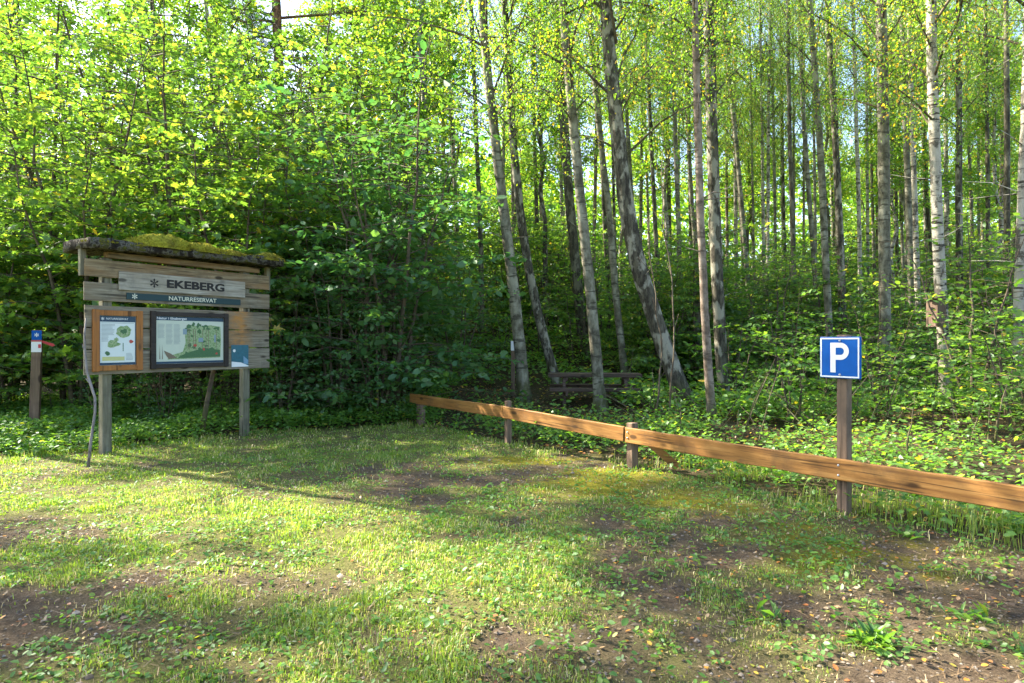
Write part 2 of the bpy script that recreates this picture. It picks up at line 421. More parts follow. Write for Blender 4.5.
hsum = nt.nodes.new('ShaderNodeMath'); hsum.operation = 'ADD'; L(nt, fine, hsum.inputs[0]); L(nt, mid, hsum.inputs[1])
finish(nt, c, .95, hsum.outputs[0], .9, .03, .12); M['ground'] = m

# ------------------------------------------------------------------ ground sheet
def axis(a, b, fine, far):
    v = list(np.arange(a, b + 1e-6, fine)); st = fine; x = b
    while x < far: st *= 1.22; x += st; v.append(x)
    st = fine; x = a; lo = []
    while x > -far: st *= 1.22; x -= st; lo.append(x)
    return np.array(lo[::-1] + v)
gx = axis(-11, 11, .085, 600); gy = axis(1.5, 16, .085, 600)
X, Y = np.meshgrid(gx, gy); Z = hgt(X, Y)
nx, ny = len(gx), len(gy)
V = np.stack([X.ravel(), Y.ravel(), Z.ravel()], 1)
ii, jj = np.meshgrid(np.arange(nx - 1), np.arange(ny - 1)); a = (jj * nx + ii).ravel()
loops = np.stack([a, a + 1, a + nx + 1, a + nx], 1).ravel()
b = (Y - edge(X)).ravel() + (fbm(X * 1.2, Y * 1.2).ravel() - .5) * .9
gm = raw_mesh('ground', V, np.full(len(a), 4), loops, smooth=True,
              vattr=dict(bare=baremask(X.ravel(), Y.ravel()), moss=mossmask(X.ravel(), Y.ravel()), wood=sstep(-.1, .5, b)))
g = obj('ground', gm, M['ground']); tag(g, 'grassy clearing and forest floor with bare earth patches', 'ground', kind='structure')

# ------------------------------------------------------------------ leaf clouds
OVAL = (np.array([(0, 0, 0), (0, 1, 0), (.26, .28, .06), (.25, .66, .05), (-.26, .28, .06), (-.25, .66, .05)]), [(0, 2, 3, 1), (0, 1, 5, 4)])
DIAM = (np.array([(0, 0, 0), (.36, .45, .06), (0, 1, -.05), (-.36, .45, .06)]), [(0, 1, 2, 3)])
_h = [(0, 0, 0), (.16, -.04, .01), (.46, .10, .02), (.27, .24, .03), (.58, .56, .0), (.24, .52, .03), (.16, .70, .02), (0, 1, -.06)]
MAPLE = (np.array(_h + [(-x, y, z) for x, y, z in _h[1:-1]]), [tuple(range(8)), (0, 7) + tuple(range(13, 7, -1))])

def unit(a): return a / np.maximum(np.linalg.norm(a, axis=1, keepdims=True), 1e-9)
def leaf_mesh(name, P, Nn, D, size, tint, shape):
    T, faces = shape
    P = np.asarray(P, float); Nn = unit(np.asarray(Nn, float)); D = np.asarray(D, float)
    D = unit(D - Nn * (D * Nn).sum(1, keepdims=True)); Sd = np.cross(D, Nn)
    k = len(T); n = len(P)
    V = P[:, None, :] + size[:, None, None] * (T[None, :, 0:1] * Sd[:, None] + T[None, :, 1:2] * D[:, None] + T[None, :, 2:3] * Nn[:, None])
    V = V.reshape(-1, 3)
    fl = np.concatenate([np.array(f) for f in faces]); base = (np.arange(n) * k)[:, None]
    loops = (base + fl[None, :]).ravel()
    sizes = np.tile([len(f) for f in faces], n)
    return raw_mesh(name, V, sizes, loops, tint=np.repeat(tint, len(faces)))

def rndunit(rng, n): return unit(rng.normal(size=(n, 3)))

def tints(rng, n, ymax=.04, lo=.0, hi=.85):
    t = np.clip(rng.normal(.40, .22, n), lo, hi); y = rng.random(n) < ymax * .6
    t[y] = rng.uniform(.9, 1.0, y.sum()); return t

def spray_shrub(seed, H=5.0, R=1.9, stems=5, branches=20, leafsize=.11, shape=MAPLE, low=.12, flatness=.52, lean=.25, ymax=.03, density=1.0):
    """stems with branches that carry flat, nearly level sprays of leaves. returns (stem mesh builder, leaf arrays)"""
    rng = np.random.default_rng(seed); random.seed(seed)
    mb = MB(); P = []; D = []; Sz = []
    for s in range(stems):
        a0 = 2 * math.pi * s / stems + rng.uniform(-.5, .5); h = H * rng.uniform(.7, 1.0); ln = lean * H * rng.uniform(.3, 1.2)
        base = np.array([math.cos(a0), math.sin(a0), 0]) * .12
        K = 9; path = []
        wob = rng.normal(size=(K, 3)) * .05 * H / 5
        for i in range(K):
            t = i / (K - 1)
            path.append(base + np.array([math.cos(a0), math.sin(a0), 0]) * ln * t ** 1.4 + np.array([0, 0, h * t]) + wob[i] * t)
        path[0][2] -= .15
        r0 = .012 + .006 * H
        mb.tube(path, [r0 * (1 - .95 * i / (K - 1)) for i in range(K)], 6)
        path = np.array(path)
        for bidx in range(branches):
            t = low + (1 - low) * (bidx + rng.random()) / branches
            q = t * (K - 1); i0 = min(int(q), K - 2); p0 = path[i0] * (1 - (q - i0)) + path[i0 + 1] * (q - i0)
            az = bidx * 2.4 + rng.uniform(-.5, .5) + s
            Lb = R * (.35 + .65 * (1 - t) ** .6) * rng.uniform(.6, 1.15)
            up = rng.uniform(.0, .35)
            dv = np.array([math.cos(az), math.sin(az), up]); dv /= np.linalg.norm(dv)
            side = np.array([-math.sin(az), math.cos(az), 0])
            tip = p0 + dv * Lb - np.array([0, 0, .10 * Lb])
            midp = p0 + dv * Lb * .5 + np.array([0, 0, .03 * Lb])
            mb.tube([p0, midp, tip], [r0 * .2, r0 * .13, r0 * .05], 4, cap=False)
            nt_ = max(3, int(Lb / .16 * density))
            for j in range(nt_):
                f = .22 + .78 * (j + rng.random()) / nt_
                c0 = p0 * (1 - f) ** 2 + 2 * f * (1 - f) * midp + f * f * tip
                sg = 1 if j % 2 else -1
                tl = Lb * .42 * (1.05 - f * .7) * rng.uniform(.5, 1.2)
                td = dv * .6 + side * sg * rng.uniform(.5, 1.1); td[2] *= .5; td /= np.linalg.norm(td)
                nl = max(2, int(tl / (leafsize * .55) * density))
                u = (np.arange(nl) + rng.random(nl)) / nl
                pts = c0 + td * (u * tl)[:, None] + rng.normal(size=(nl, 3)) * np.array([.5, .5, .22]) * leafsize
                pts[:, 2] -= .12 * tl * u ** 2
                dd = td + rng.normal(size=(nl, 3)) * .7; dd[:, 2] -= .25
                P.append(pts); D.append(dd); Sz.append(rng.uniform(.65, 1.2, nl) * leafsize)
    P = np.concatenate(P); D = np.concatenate(D); Sz = np.concatenate(Sz)
    kp = fbm(P[:, 0] * 1.3 + P[:, 1] * .7 + 20 + seed, P[:, 2] * 1.5 - P[:, 1] * .6 + 20) + rng.random(len(P)) * .22 > .475
    P = P[kp]; D = D[kp]; Sz = Sz[kp] * rng.choice([.6, .85, 1, 1.15, 1.4], kp.sum())
    Nn = np.array([0, 0, 1.0]) + rng.normal(size=P.shape) * flatness
    return mb, leaf_mesh('crown', P, Nn, D, Sz, tints(rng, len(P), ymax), shape)

def birch_crown(seed, H=9.0, R=2.3, limbs=30, leafsize=.065, shape=OVAL, per=1.0, ymax=.07, droop=.26, top=True):
    rng = np.random.default_rng(seed); random.seed(seed)
    mb = MB(); P = []
    for i in range(limbs):
        t = (i + rng.random()) / limbs
        z0 = H * (t ** 1.05) * .9
        az = i * 2.399 + rng.uniform(-.4, .4)
        Lb = R * (.45 + .75 * math.sin(math.pi * min(1, .25 + t * .72))) * rng.uniform(.55, 1.1)
        el = math.radians(rng.uniform(28, 66))
        d = np.array([math.cos(az) * math.cos(el), math.sin(az) * math.cos(el), math.sin(el)])
        p0 = np.array([0, 0, z0]); K = 6; path = []
        wob = rng.normal(size=(K, 3)) * .06
        for k in range(K):
            f = k / (K - 1); path.append(p0 + d * Lb * f - np.array([0, 0, droop * Lb * f ** 2.2]) + wob[k] * f)
        r0 = .007 + .008 * Lb
        mb.tube(path, [r0 * (1 - .85 * k / (K - 1)) for k in range(K)], 5, cap=False)
        path = np.array(path)
        ntw = int(7 * Lb / R * 1.6 * per) + 3
        for j in range(ntw):
            f = .25 + .75 * rng.random(); q = f * (K - 1); i0 = min(int(q), K - 2)
            c0 = path[i0] * (1 - (q - i0)) + path[i0 + 1] * (q - i0)
            td = d * .5 + rng.normal(size=3) * .6; td[2] = -abs(td[2]) * .6 - .1 if rng.random() < .6 else td[2]; td /= np.linalg.norm(td)
            tl = rng.uniform(.35, .95)
            end = c0 + td * tl - np.array([0, 0, .25 * tl])
            if j % 2 == 0: mb.tube([c0, c0 * .4 + end * .6, end], [.009, .006, .003], 3, cap=False)
            nl = int(rng.integers(12, 26))
            u = rng.random(nl)
            P.append(c0 + (end - c0) * u[:, None] + rng.normal(size=(nl, 3)) * .13)
    P = np.concatenate(P); n = len(P)
    Nn = rndunit(rng, n) + np.array([0, 0, .5]); D = rndunit(rng, n) + np.array([0, 0, -.6])
    return mb, leaf_mesh('crown', P, Nn, D, rng.uniform(.7, 1.3, n) * leafsize, tints(rng, n, ymax), shape)

# crown meshes shared by the trees
CROWNS = []
for k in range(4):
    mb, lm = birch_crown(20 + k, 9.5, 2.5, 32, .062, DIAM if k > 1 else OVAL, 1.35, .06)
    lm.materials.append(M['birchleaf']); bmsh = mb.mesh('branches'); bmsh.materials.append(M['twig'])
    CROWNS.append((bmsh, lm))
mb, lm = birch_crown(33, 9.5, 2.6, 32, .062, OVAL, 1.7, .24)
lm.materials.append(M['birchleaf']); bmsh = mb.mesh('branches'); bmsh.materials.append(M['twig'])
YELLOW = [(bmsh, lm)] * 4
DENSE = []  # leafier crowns, used only by the added shade birches
for k in range(2):
    mb, lm = birch_crown(36 + k, 9.5, 2.6, 36, .085, OVAL, 2.5, .06)
    lm.materials.append(M['birchleaf']); bmsh = mb.mesh('branches'); bmsh.materials.append(M['twig'])
    DENSE.append((bmsh, lm))
FARCROWNS = []
for k in range(4):
    mb, lm = birch_crown(40 + k, 13.0, 2.6, 42, .125, DIAM, .95, .05, .3)
    lm.materials.append(M['birchleaf']); bmsh = mb.mesh('branches'); bmsh.materials.append(M['twig'])
    FARCROWNS.append((bmsh, lm))

# ------------------------------------------------------------------ named trees from the photo
def trunk_tree(name, pts, depth, w0, w1, bark_m, label, cat='tree', group=None, H=15.0, crown_z=6.0, cscale=1.0, ci=0, sides=12, flare=1.5, yawn=0.0, crowns=None):
    """pts: picture positions of the stem from the foot upwards, at the tree's distance"""
    W = [at(px, py, depth) for px, py in pts]
    bx = W[0].x; gz = hz(bx, depth)
    root = empty(name, (bx, depth, gz), 0, label, cat, group)
    loc = [w - root.location for w in W]
    if loc[0].z > .05: loc.insert(0, Vector((loc[0].x + (loc[0].x - loc[1].x) / max(.1, loc[1].z - loc[0].z) * loc[0].z, 0, 0)))
    loc = [p for p in loc if p.z > -.001 or p is loc[0]]
    loc[0].z = -.2
    top = loc[-1].copy(); d = (loc[-1] - loc[-2]).normalized(); d = (d * .6 + Vector((0, 0, .6))).normalized()
    while loc[-1].z < H:
        d = (d + Vector((random.uniform(-.03, .03), random.uniform(-.03, .03), .03))).normalized()
        loc.append(loc[-1] + d * 1.6)
    # resample
    out = []
    for i in range(len(loc) - 1):
        n = max(1, int((loc[i + 1] - loc[i]).length / .45))
        for k in range(n): out.append(loc[i].lerp(loc[i + 1], k / n))
    out.append(loc[-1])
    sm = out[:]
    for _ in range(3):
        sm = [sm[0]] + [(sm[i - 1] + sm[i] * 2 + sm[i + 1]) / 4 for i in range(1, len(sm) - 1)] + [sm[-1]]
    r_b = .88 * w0 * depth / F / 2; r_t = .86 * w1 * depth / F / 2; zt = top.z
    rad = []
    for p in sm:
        z = p.z
        if z < zt: r = r_b + (r_t - r_b) * max(0, z) / zt
        else: r = r_t * max(.08, 1 - (z - zt) / max(.1, H - zt))
        r *= 1 + (flare - 1) * math.exp(-max(0, z) / .22)
        rad.append(r * random.uniform(.96, 1.04))
    sm = [p + Vector((random.uniform(-.006, .006), random.uniform(-.006, .006), 0)) for p in sm]
    mb = MB().tube(sm, rad, sides, .035)
    if H > 10 and crown_z is not None:      # dead side twigs and stubs
        tw = mb
        for k in range(random.randint(5, 11)):
            zq = random.uniform(1.6, max(3.0, crown_z + 1.0)); q = min(range(len(sm)), key=lambda i: abs(sm[i].z - zq)); a9 = random.uniform(0, 6.283); l9 = random.uniform(.15, 1.3) * (.6 if zq < 3 else 1)
            d9 = Vector((math.cos(a9), math.sin(a9), random.uniform(-.1, .6))); e9 = sm[q] + d9 * l9
            tw.tube([sm[q], sm[q] + d9 * l9 * .5 + Vector((0, 0, random.uniform(-.04, .10))), e9 + Vector((0, 0, random.uniform(-.12, .1)))], [.013, .009, .004], 4, cap=False)
    obj('trunk', mb.mesh('trunk'), bark_m, root)
    if crown_z is not None:
        # point of the stem where the crown begins
        cp = min(sm, key=lambda p: abs(p.z - crown_z)); e = sm[-1] - cp
        ax = Vector((0, 0, 1)).rotation_difference(e.normalized()).to_euler()
        bm_, lm_ = (crowns or CROWNS)[ci % 4]
        Hc = (13.0 if crowns is FARCROWNS else 9.5)
        sc = (cscale, cscale, e.length / (Hc * .93))
        for nm, me in (('branches', bm_), ('crown', lm_)):
            o = obj(nm, me, None, root, cp); o.rotation_mode = 'QUATERNION'
            o.rotation_quaternion = Vector((0, 0, 1)).rotation_difference(e.normalized()) @ Matrix.Rotation(yawn + ci * 1.3, 3, 'Z').to_quaternion()
            o.scale = sc
    return root

BK = M
trunk_tree('birch_tree', [(526, 402), (515, 300), (500, 180), (486, 60), (481, 0)], 15.0, 14, 9, M['bark_grey'], 'grey barked tree leaning left just left of the picnic table', ci=0, crown_z=5.8)
trunk_tree('birch_tree', [(556, 378), (541, 330), (523, 240), (511, 120), (504, 0)], 18.0, 11, 7.5, M['bark_old'], 'curved mottled tree rising behind the left end of the picnic table', ci=1, crown_z=7.2)
trunk_tree('alder_tree', [(585, 352), (576, 270), (566, 160), (559, 50), (555, 0)], 22.0, 12, 9, M['bark_dark'], 'dark straight tree standing uphill behind the picnic table', ci=2, crown_z=8.5)
trunk_tree('birch_tree', [(601, 408), (593, 320), (584, 230), (574, 130), (565, 40), (562, 0)], 13.9, 13.5, 9, M['bark_grey'], 'pale grey trunk standing in front of the picnic table', ci=3, crown_z=6.2, cscale=.9)
trunk_tree('birch_tree', [(626, 382), (617, 310), (608, 200), (598, 120), (590, 30)], 19.0, 9, 6, M['bark_grey'], 'slim grey tree behind the right end of the picnic table', ci=1, crown_z=8)
trunk_tree('birch_tree', [(690, 412), (673, 372), (656, 322), (641, 280), (626, 210), (614, 100), (605, 0)], 13.5, 21, 14.5, M['bark_old'], 'thick old birch with cracked bark bending strongly to the left', ci=0, crown_z=5.3, H=16, cscale=1.05, sides=16, flare=1.4, crowns=YELLOW)
trunk_tree('rowan_tree', [(713, 426), (706, 340), (702, 250), (698, 150), (696, 50), (695, 0)], 12.0, 10, 7.5, M['bark_pink'], 'thin pinkish trunk lit on its left edge in front of a thicker grey one', ci=2, crown_z=6.6, H=12, cscale=.75)
trunk_tree('birch_tree', [(724, 398), (718, 300), (714, 200), (711, 100), (709, 0)], 15.5, 14, 12.5, M['bark_old'], 'thick grey lichened trunk right behind the thin pinkish one', ci=3, crown_z=7.2, H=18, cscale=1.1)
trunk_tree('birch_tree', [(697, 372), (697, 290), (699, 200), (699, 100)], 20.0, 9, 7, M['bark_grey'], 'grey trunk half hidden behind the left side of the thin pinkish one', ci=1, crown_z=9)
trunk_tree('birch_tree', [(731, 345), (722, 260), (716, 190), (710, 110)], 24.0, 5, 4, M['bark_birch'], 'slender white birch showing just right of the pair of thick centre trunks', ci=2, crown_z=9, cscale=.8)
trunk_tree('aspen_tree', [(886, 398), (885, 330), (884, 200), (883, 100), (881, 0)], 17.0, 13, 11.5, M['bark_grey'], 'straight stout grey trunk rising behind the parking sign', ci=0, crown_z=7.6, H=18, cscale=1.1, crowns=YELLOW)
trunk_tree('birch_tree', [(946, 412), (943, 330), (940, 280), (936, 180), (932, 70), (931, 0)], 14.5, 12.5, 10.5, M['bark_birch'], 'white birch trunk that carries the nest box', ci=1, crown_z=6.4, H=16, crowns=YELLOW)
trunk_tree('birch_tree', [(1016, 420), (1018, 330), (1021, 240), (1026, 100), (1029, 0)], 13.0, 11, 9, M['bark_birch'], 'pale birch trunk cut by the right edge of the photo', ci=3, crown_z=6.8)
trunk_tree('pine_tree', [(284, 300), (281, 140), (279, 65), (276, 0)], 25.0, 13, 10, M['bark_pine'], 'reddish pine trunk rising above the thicket behind the information board', crown_z=None, H=20)
thin = [  # px foot..., depth, width, bark
 ([(752, 330), (748, 285), (738, 160), (726, 44), (722, 0)], 24, 6, 'bark_grey'), ([(797, 345), (794, 280), (790, 150), (788, 40)], 22, 6, 'bark_dark'),
 ([(818, 330), (814, 260), (807, 170), (802, 90), (799, 0)], 23, 6, 'bark_grey'), ([(830, 345), (827, 290), (821, 160), (812, 30), (809, 0)], 19, 9, 'bark_grey'),
 ([(843, 320), (840, 240), (835, 130), (827, 0)], 20, 9, 'bark_old'), ([(861, 320), (860, 263), (858, 180), (856, 110), (853, 0)], 25, 5, 'bark_birch'),
 ([(912, 330), (910, 240), (906, 140), (903, 57), (902, 0)], 22, 7.5, 'bark_grey'), ([(919, 330), (917, 280), (915, 200), (912, 120), (909, 20)], 21, 6.5, 'bark_birch'),
 ([(960, 330), (959, 210), (959, 100), (959, 0)], 21, 8, 'bark_old'), ([(1008, 340), (1007, 245), (1007, 120), (1006, 0)], 22, 7, 'bark_dark'),
 ([(989, 330), (988, 230), (987, 100), (985, 0)], 26, 5, 'bark_dark'), ([(682, 330), (678, 210), (674, 100), (671, 10)], 23, 6, 'bark_grey'),
 ([(745, 300), (741, 210), (732, 110), (720, 10)], 27, 5, 'bark_dark'), ([(764, 310), (763, 210), (762, 108), (760, 20)], 27, 4, 'bark_birch'),
 ([(776, 310), (775, 210), (773, 100), (770, 0)], 30, 4, 'bark_grey'), ([(660, 330), (656, 240), (650, 120), (645, 0)], 26, 5.5, 'bark_dark'),
 ([(482, 340), (481, 250), (477, 150), (471, 0)], 24, 6, 'bark_dark'), ([(460, 330), (457, 230), (452, 120), (447, 0)], 28, 5, 'bark_grey'),
 ([(640, 320), (632, 200), (625, 80), (620, 0)], 28, 5, 'bark_grey'), ([(540, 320), (537, 230), (534, 120), (531, 0)], 29, 5, 'bark_dark'),
 ([(975, 320), (972, 220), (968, 120), (965, 0)], 29, 4, 'bark_grey'), ([(935, 310), (927, 200), (924, 90), (922, 0)], 29, 4, 'bark_dark'),
 ([(612, 330), (606, 250), (600, 120)], 30, 6, 'bark_dark'), ([(700, 300), (690, 180), (686, 60)], 28, 6, 'bark_grey'), ([(786, 300), (783, 180), (781, 50)], 31, 4, 'bark_old'),
 ([(875, 300), (872, 190), (869, 60)], 30, 4, 'bark_grey'), ([(898, 300), (896, 190), (894, 60)], 31, 4, 'bark_dark'), ([(433, 330), (428, 200), (424, 40)], 27, 5, 'bark_dark'),
 ([(158, 300), (155, 160), (152, 0)], 21, 5, 'bark_dark'), ([(222, 300), (218, 130), (215, 0)], 27, 6, 'bark_grey'),
]
rq = random.Random(17)
for k in range(22):
    px = 442 + k * 26.5 + rq.uniform(-10, 10); ln = rq.uniform(-9, 4) * (1.6 if px < 650 else 1)
    thin.append(([(px, 310), (px + ln * .5, 190), (px + ln, 50)], rq.uniform(27, 40), rq.uniform(3.2, 4.6), rq.choice(['bark_grey', 'bark_pink', 'bark_grey', 'bark_birch'])))
for k in range(18):
    px = 560 + k * 26 + rq.uniform(-9, 9); ln = rq.uniform(-8, 3)
    thin.append(([(px, 315), (px + ln * .5, 200), (px + ln, 60)], rq.uniform(25, 36), rq.uniform(3.6, 5.4), rq.choice(['bark_grey', 'bark_dark', 'bark_old', 'bark_birch'])))
for i, (p, dep, w, bk) in enumerate(thin):
    lb = {'bark_grey': 'slender grey trunk among many in the wood behind the fence', 'bark_dark': 'slender dark trunk among many in the wood behind the fence',
          'bark_birch': 'slender white birch trunk among many in the wood behind the fence', 'bark_pink': 'slender pinkish brown trunk among many in the wood behind the fence', 'bark_old': 'slender mottled trunk among many in the wood behind the fence'}[bk]
    if p[0][0] < 300: lb = 'thin tree trunk glimpsed through the leafy thicket behind the information board'
    trunk_tree('woodland_tree', p, dep, w, w * .75, M[bk], lb, group='slender trees of the wood', H=17 + (i * 7) % 5, crown_z=7.5 + (i * 3) % 4, ci=i, cscale=.52 + .1 * (i % 3), sides=8, flare=1.3)

# far trees: copies of four prototypes
rng = np.random.default_rng(5)
protos = []
for k in range(4):
    r = empty('far_tree', (0, -60, 0), 0)
    random.seed(60 + k)
    path = [Vector((random.uniform(-.12, .12) * z * .2, random.uniform(-.12, .12) * z * .2, z)) for z in np.linspace(-.3, 18, 14)]
    obj('trunk', MB().tube(path, list(np.linspace(.14, .03, 14)), 7, .03).mesh('trunk'), [M['bark_grey'], M['bark_dark'], M['bark_birch'], M['bark_old']][k], r)
    obj('branches', FARCROWNS[k][0], None, r, (0, 0, 6.6), None, (1, 1, .85)); obj('crown', FARCROWNS[k][1], None, r, (0, 0, 6.6), None, (1, 1, .85))
    protos.append(r)
nfar = 0; spots = []
tries = 0
while nfar < 48 and tries < 4000:
    tries += 1
    y = rng.uniform(24, 52); x = rng.uniform(-.88, .88) * y
    if x < -.22 * y and y < 33: continue
    if any((x - a) ** 2 + (y - b_) ** 2 < 2.6 ** 2 for a, b_ in spots): continue
    spots.append((x, y)); k = nfar % 4
    loc = (x, y, hz(x, y) - .1)
    lab = 'slim tree standing deep in the backlit wood'
    tl = (rng.uniform(-.04, .04), rng.uniform(-.04, .04)); sc = rng.uniform(.85, 1.25)
    if nfar < 4:
        r = protos[k]; r.location = loc; r.rotation_euler = (tl[0], tl[1], rng.uniform(0, 6)); r.scale = (sc,) * 3
        tag(r, lab, 'tree', 'trees deep in the wood')
    else: copy_tree(protos[k], loc, rng.uniform(0, 6), sc, lab, 'tree', 'trees deep in the wood', tl)
    nfar += 1

for x, y, k, sc in [(-19.5, 25, 0, 1.1), (-15.4, 24.5, 1, 1.05), (-12.2, 26, 2, 1.1), (-6.4, 26, 3, 1.1), (-22.5, 29, 1, 1.15), (-17.2, 30, 3, 1.2), (-8.6, 30, 0, 1.0)]:
    copy_tree(protos[k], (x, y, hz(x, y) - .1), x, sc, 'leafy tree rising behind the bright thicket at the upper left', 'tree', 'trees behind the thicket')
# the wood beyond, one mass
n = 110000
ang = rng.uniform(-.95, .95, n); dist = rng.uniform(50, 74, n)
x = np.tan(ang * .86) * dist; y = dist
clump = fbm(x * .22 + 3, y * .22 + 60)
zz = rng.random(n) ** 1.25 * (8 + 13 * clump)
keep = fbm(x * .30, zz * .30 + 20) > .33
P = np.stack([x, y, hgt(x, y) + zz], 1)[keep]; n = len(P)
m_ = leaf_mesh('far_wood', P, rndunit(rng, n) + np.array([0, -.3, .4]), rndunit(rng, n), rng.uniform(.3, .75, n), tints(rng, n, .03), DIAM)
tag(obj('far_wood', m_, M['birchleaf']), 'pale green foliage of the distant wood behind all trunks', 'wood', kind='stuff')

# pine crown and bare branches
pine = [o for o in bpy.data.objects if o.name.startswith('pine_tree')][0]
random.seed(4); rngp = np.random.default_rng(4)
mb = MB(); PP = []
base = pine.location
def pw(px, py, dy=0): return at(px, py, 25.0 + dy) - base
for a, b_, mid in [((279, 18), (382, 10), (330, 14)), ((279, 50), (320, 32), (300, 44)), ((277, 16), (228, 8), (250, 10)), ((277, 22), (240, 22), (258, 20)), ((279, 40), (238, 45), (258, 36)),
                   ((278, 45), (245, 62), (262, 50)), ((278, -10), (350, -30), (315, -15)), ((278, -12), (215, -30), (245, -16)), ((277, -40), (350, -62), (310, -45)), ((277, -45), (205, -66), (240, -50)),
                   ((277, -60), (330, -95), (300, -70)), ((277, -70), (230, -100), (255, -80)), ((280, 52), (310, 75), (295, 66))]:
    dy = random.uniform(-1.5, 1.5)
    p0, p1, p2 = pw(*a), pw(*mid, dy * .5), pw(*b_, dy)
    mb.tube([p0, p1, p2], [.06, .04, .015], 5)
    for k in range(14):
        f = random.uniform(.3, 1); c0 = p0.lerp(p1, min(1, f * 2)) if f < .5 else p1.lerp(p2, f * 2 - 1)
        e = c0 + Vector((random.uniform(-.6, .6), random.uniform(-.6, .6), random.uniform(-.25, .45)))
        mb.tube([c0, e], [.012, .005], 3, cap=False)
        if a[1] > 45: continue
        for q in range(3):
            cc = np.array(c0.lerp(e, .5 + .25 * q)); PP.append(cc + rngp.normal(size=(26, 3)) * .10)
obj('branches', mb.mesh('branches'), M['bark_pine'], pine)
PP = np.concatenate(PP); n = len(PP)
NEED = (np.array([(-.05, 0, 0), (.05, 0, 0), (0, 1, 0)]), [(0, 1, 2)])
obj('crown', leaf_mesh('crown', PP, rndunit(rngp, n), rndunit(rngp, n) + np.array([0, 0, .3]), rngp.uniform(.12, .24, n), rngp.random(n), NEED), M['pineleaf'], pine)

# ------------------------------------------------------------------ shrubs
def shrub_proto(name, mat, **kw):
    mb, lm = spray_shrub(**kw)
    r = empty(name, (0, -80, 0))
    obj('stems', mb.mesh('stems'), M['twig'], r); obj('crown', lm, mat, r)
    return r
PROTO = {
 'ma': shrub_proto('maple_shrub', M['maple'], seed=101, H=6.2, R=2.0, stems=5, branches=28, leafsize=.108, ymax=.02, density=1.25),
 'mb': shrub_proto('maple_shrub', M['maple'], seed=102, H=5.2, R=1.8, stems=5, branches=24, leafsize=.105, ymax=.03, density=1.25),
 'mc': shrub_proto('maple_shrub', M['maple'], seed=103, H=7.4, R=2.0, stems=4, branches=34, leafsize=.085, ymax=.02, density=1.25),
 'ha': shrub_proto('hazel_shrub', M['hazel'], seed=104, H=5.8, R=2.0, stems=6, branches=28, density=1.15, leafsize=.12, shape=OVAL, low=.06, ymax=.01),
 'hb': shrub_proto('hazel_shrub', M['hazel'], seed=105, H=4.0, R=1.6, stems=6, branches=18, density=1.0, leafsize=.105, shape=OVAL, low=.08, ymax=.01),
 'ua': shrub_proto('understorey_shrub', M['herb'], seed=106, H=3.0, R=1.5, stems=4, branches=13, leafsize=.10, shape=OVAL, ymax=.02, flatness=.42),
 'ub': shrub_proto('understorey_shrub', M['herb'], seed=107, H=2.2, R=1.3, stems=4, branches=10, leafsize=.10, shape=MAPLE, ymax=.03, flatness=.42),
 'uc': shrub_proto('understorey_shrub', M['maple'], seed=108, H=4.6, R=1.7, stems=3, branches=17, leafsize=.11, shape=OVAL, ymax=.02, flatness=.42),
}
used = set()
def place(k, x, y, label, cat, group, sc=1.0, rz=None, tilt=(0, 0)):
    p = PROTO[k]; rz = random.uniform(0, 6.28) if rz is None else rz
    loc = (x, y, hz(x, y) - .03)
    if k not in used:
        used.add(k); p.location = loc; p.rotation_euler = (tilt[0], tilt[1], rz); p.scale = (sc,) * 3; tag(p, label, cat, group); return p
    return copy_tree(p, loc, rz, sc, label, cat, group, tilt)
random.seed(12)
THL = 'sunlit maple shrub in the bright green thicket behind the information board'
for k, x, y, sc in [('mb', -10.4, 12.9, .95), ('ma', -8.9, 13.2, 1.15), ('ma', -5.9, 13.6, 1.15), ('mc', -9.9, 14.4, 1.25), ('mc', -7.9, 14.9, 1.35), ('ma', -12.0, 13.4, 1.2),
                    ('mc', -12.4, 15.6, 1.35), ('mc', -10.6, 16.6, 1.4), ('mc', -6.2, 16.0, 1.35), ('mc', -8.6, 18.2, 1.45), ('ma', -4.9, 14.9, 1.3),
                    ('mc', -5.2, 18.4, 1.4), ('mc', -3.4, 19.8, 1.3), ('mc', -7.0, 20.6, 1.5), ('ma', -11.6, 13.0, 1.0), ('ma', -4.4, 16.8, 1.4), ('mc', -14.5, 20.0, 1.85), ('mc', -11.0, 20.6, 1.9), ('mc', -7.6, 21.4, 1.85), ('mc', -4.8, 22.2, 1.8), ('mc', -16.8, 18.6, 1.75)]:
    place(k, x, y, THL, 'shrub', 'maple shrubs of the thicket', sc)
place('ha', -2.45, 13.3, 'dark green leafy shrub overhanging the left end of the wooden fence', 'shrub', None, 1.25)
DK = 'dark green hazel shrub between the information board and the fence end'
for k, x, y, sc in [('hb', -3.6, 13.1, 1.1), ('ha', -3.3, 15.0, 1.25), ('hb', -4.5, 12.6, .7), ('hb', -1.5, 17.4, 1.0), ('hb', -2.7, 12.8, .8)]:
    place(k, x, y, DK, 'shrub', 'hazel shrubs beside the fence end', sc)
LOW = 'low leafy shrub at the foot of the thicket behind the information board'
for x, y in [(-9.9, 12.1), (-9.2, 12.9), (-7.4, 11.5), (-6.4, 11.8), (-5.5, 12.2), (-4.9, 12.7), (-8.0, 12.6), (-10.9, 12.8), (-7.0, 12.2), (-6.0, 12.6)]:
    place(random.choice(['ub', 'ub', 'hb']), x, y, LOW, 'shrub', 'low shrubs behind the board', random.uniform(.4, .65))
UN = 'green understorey shrub with level leaf sprays in the wood behind the fence'
rngu = np.random.default_rng(8); cnt = 0; sp = []
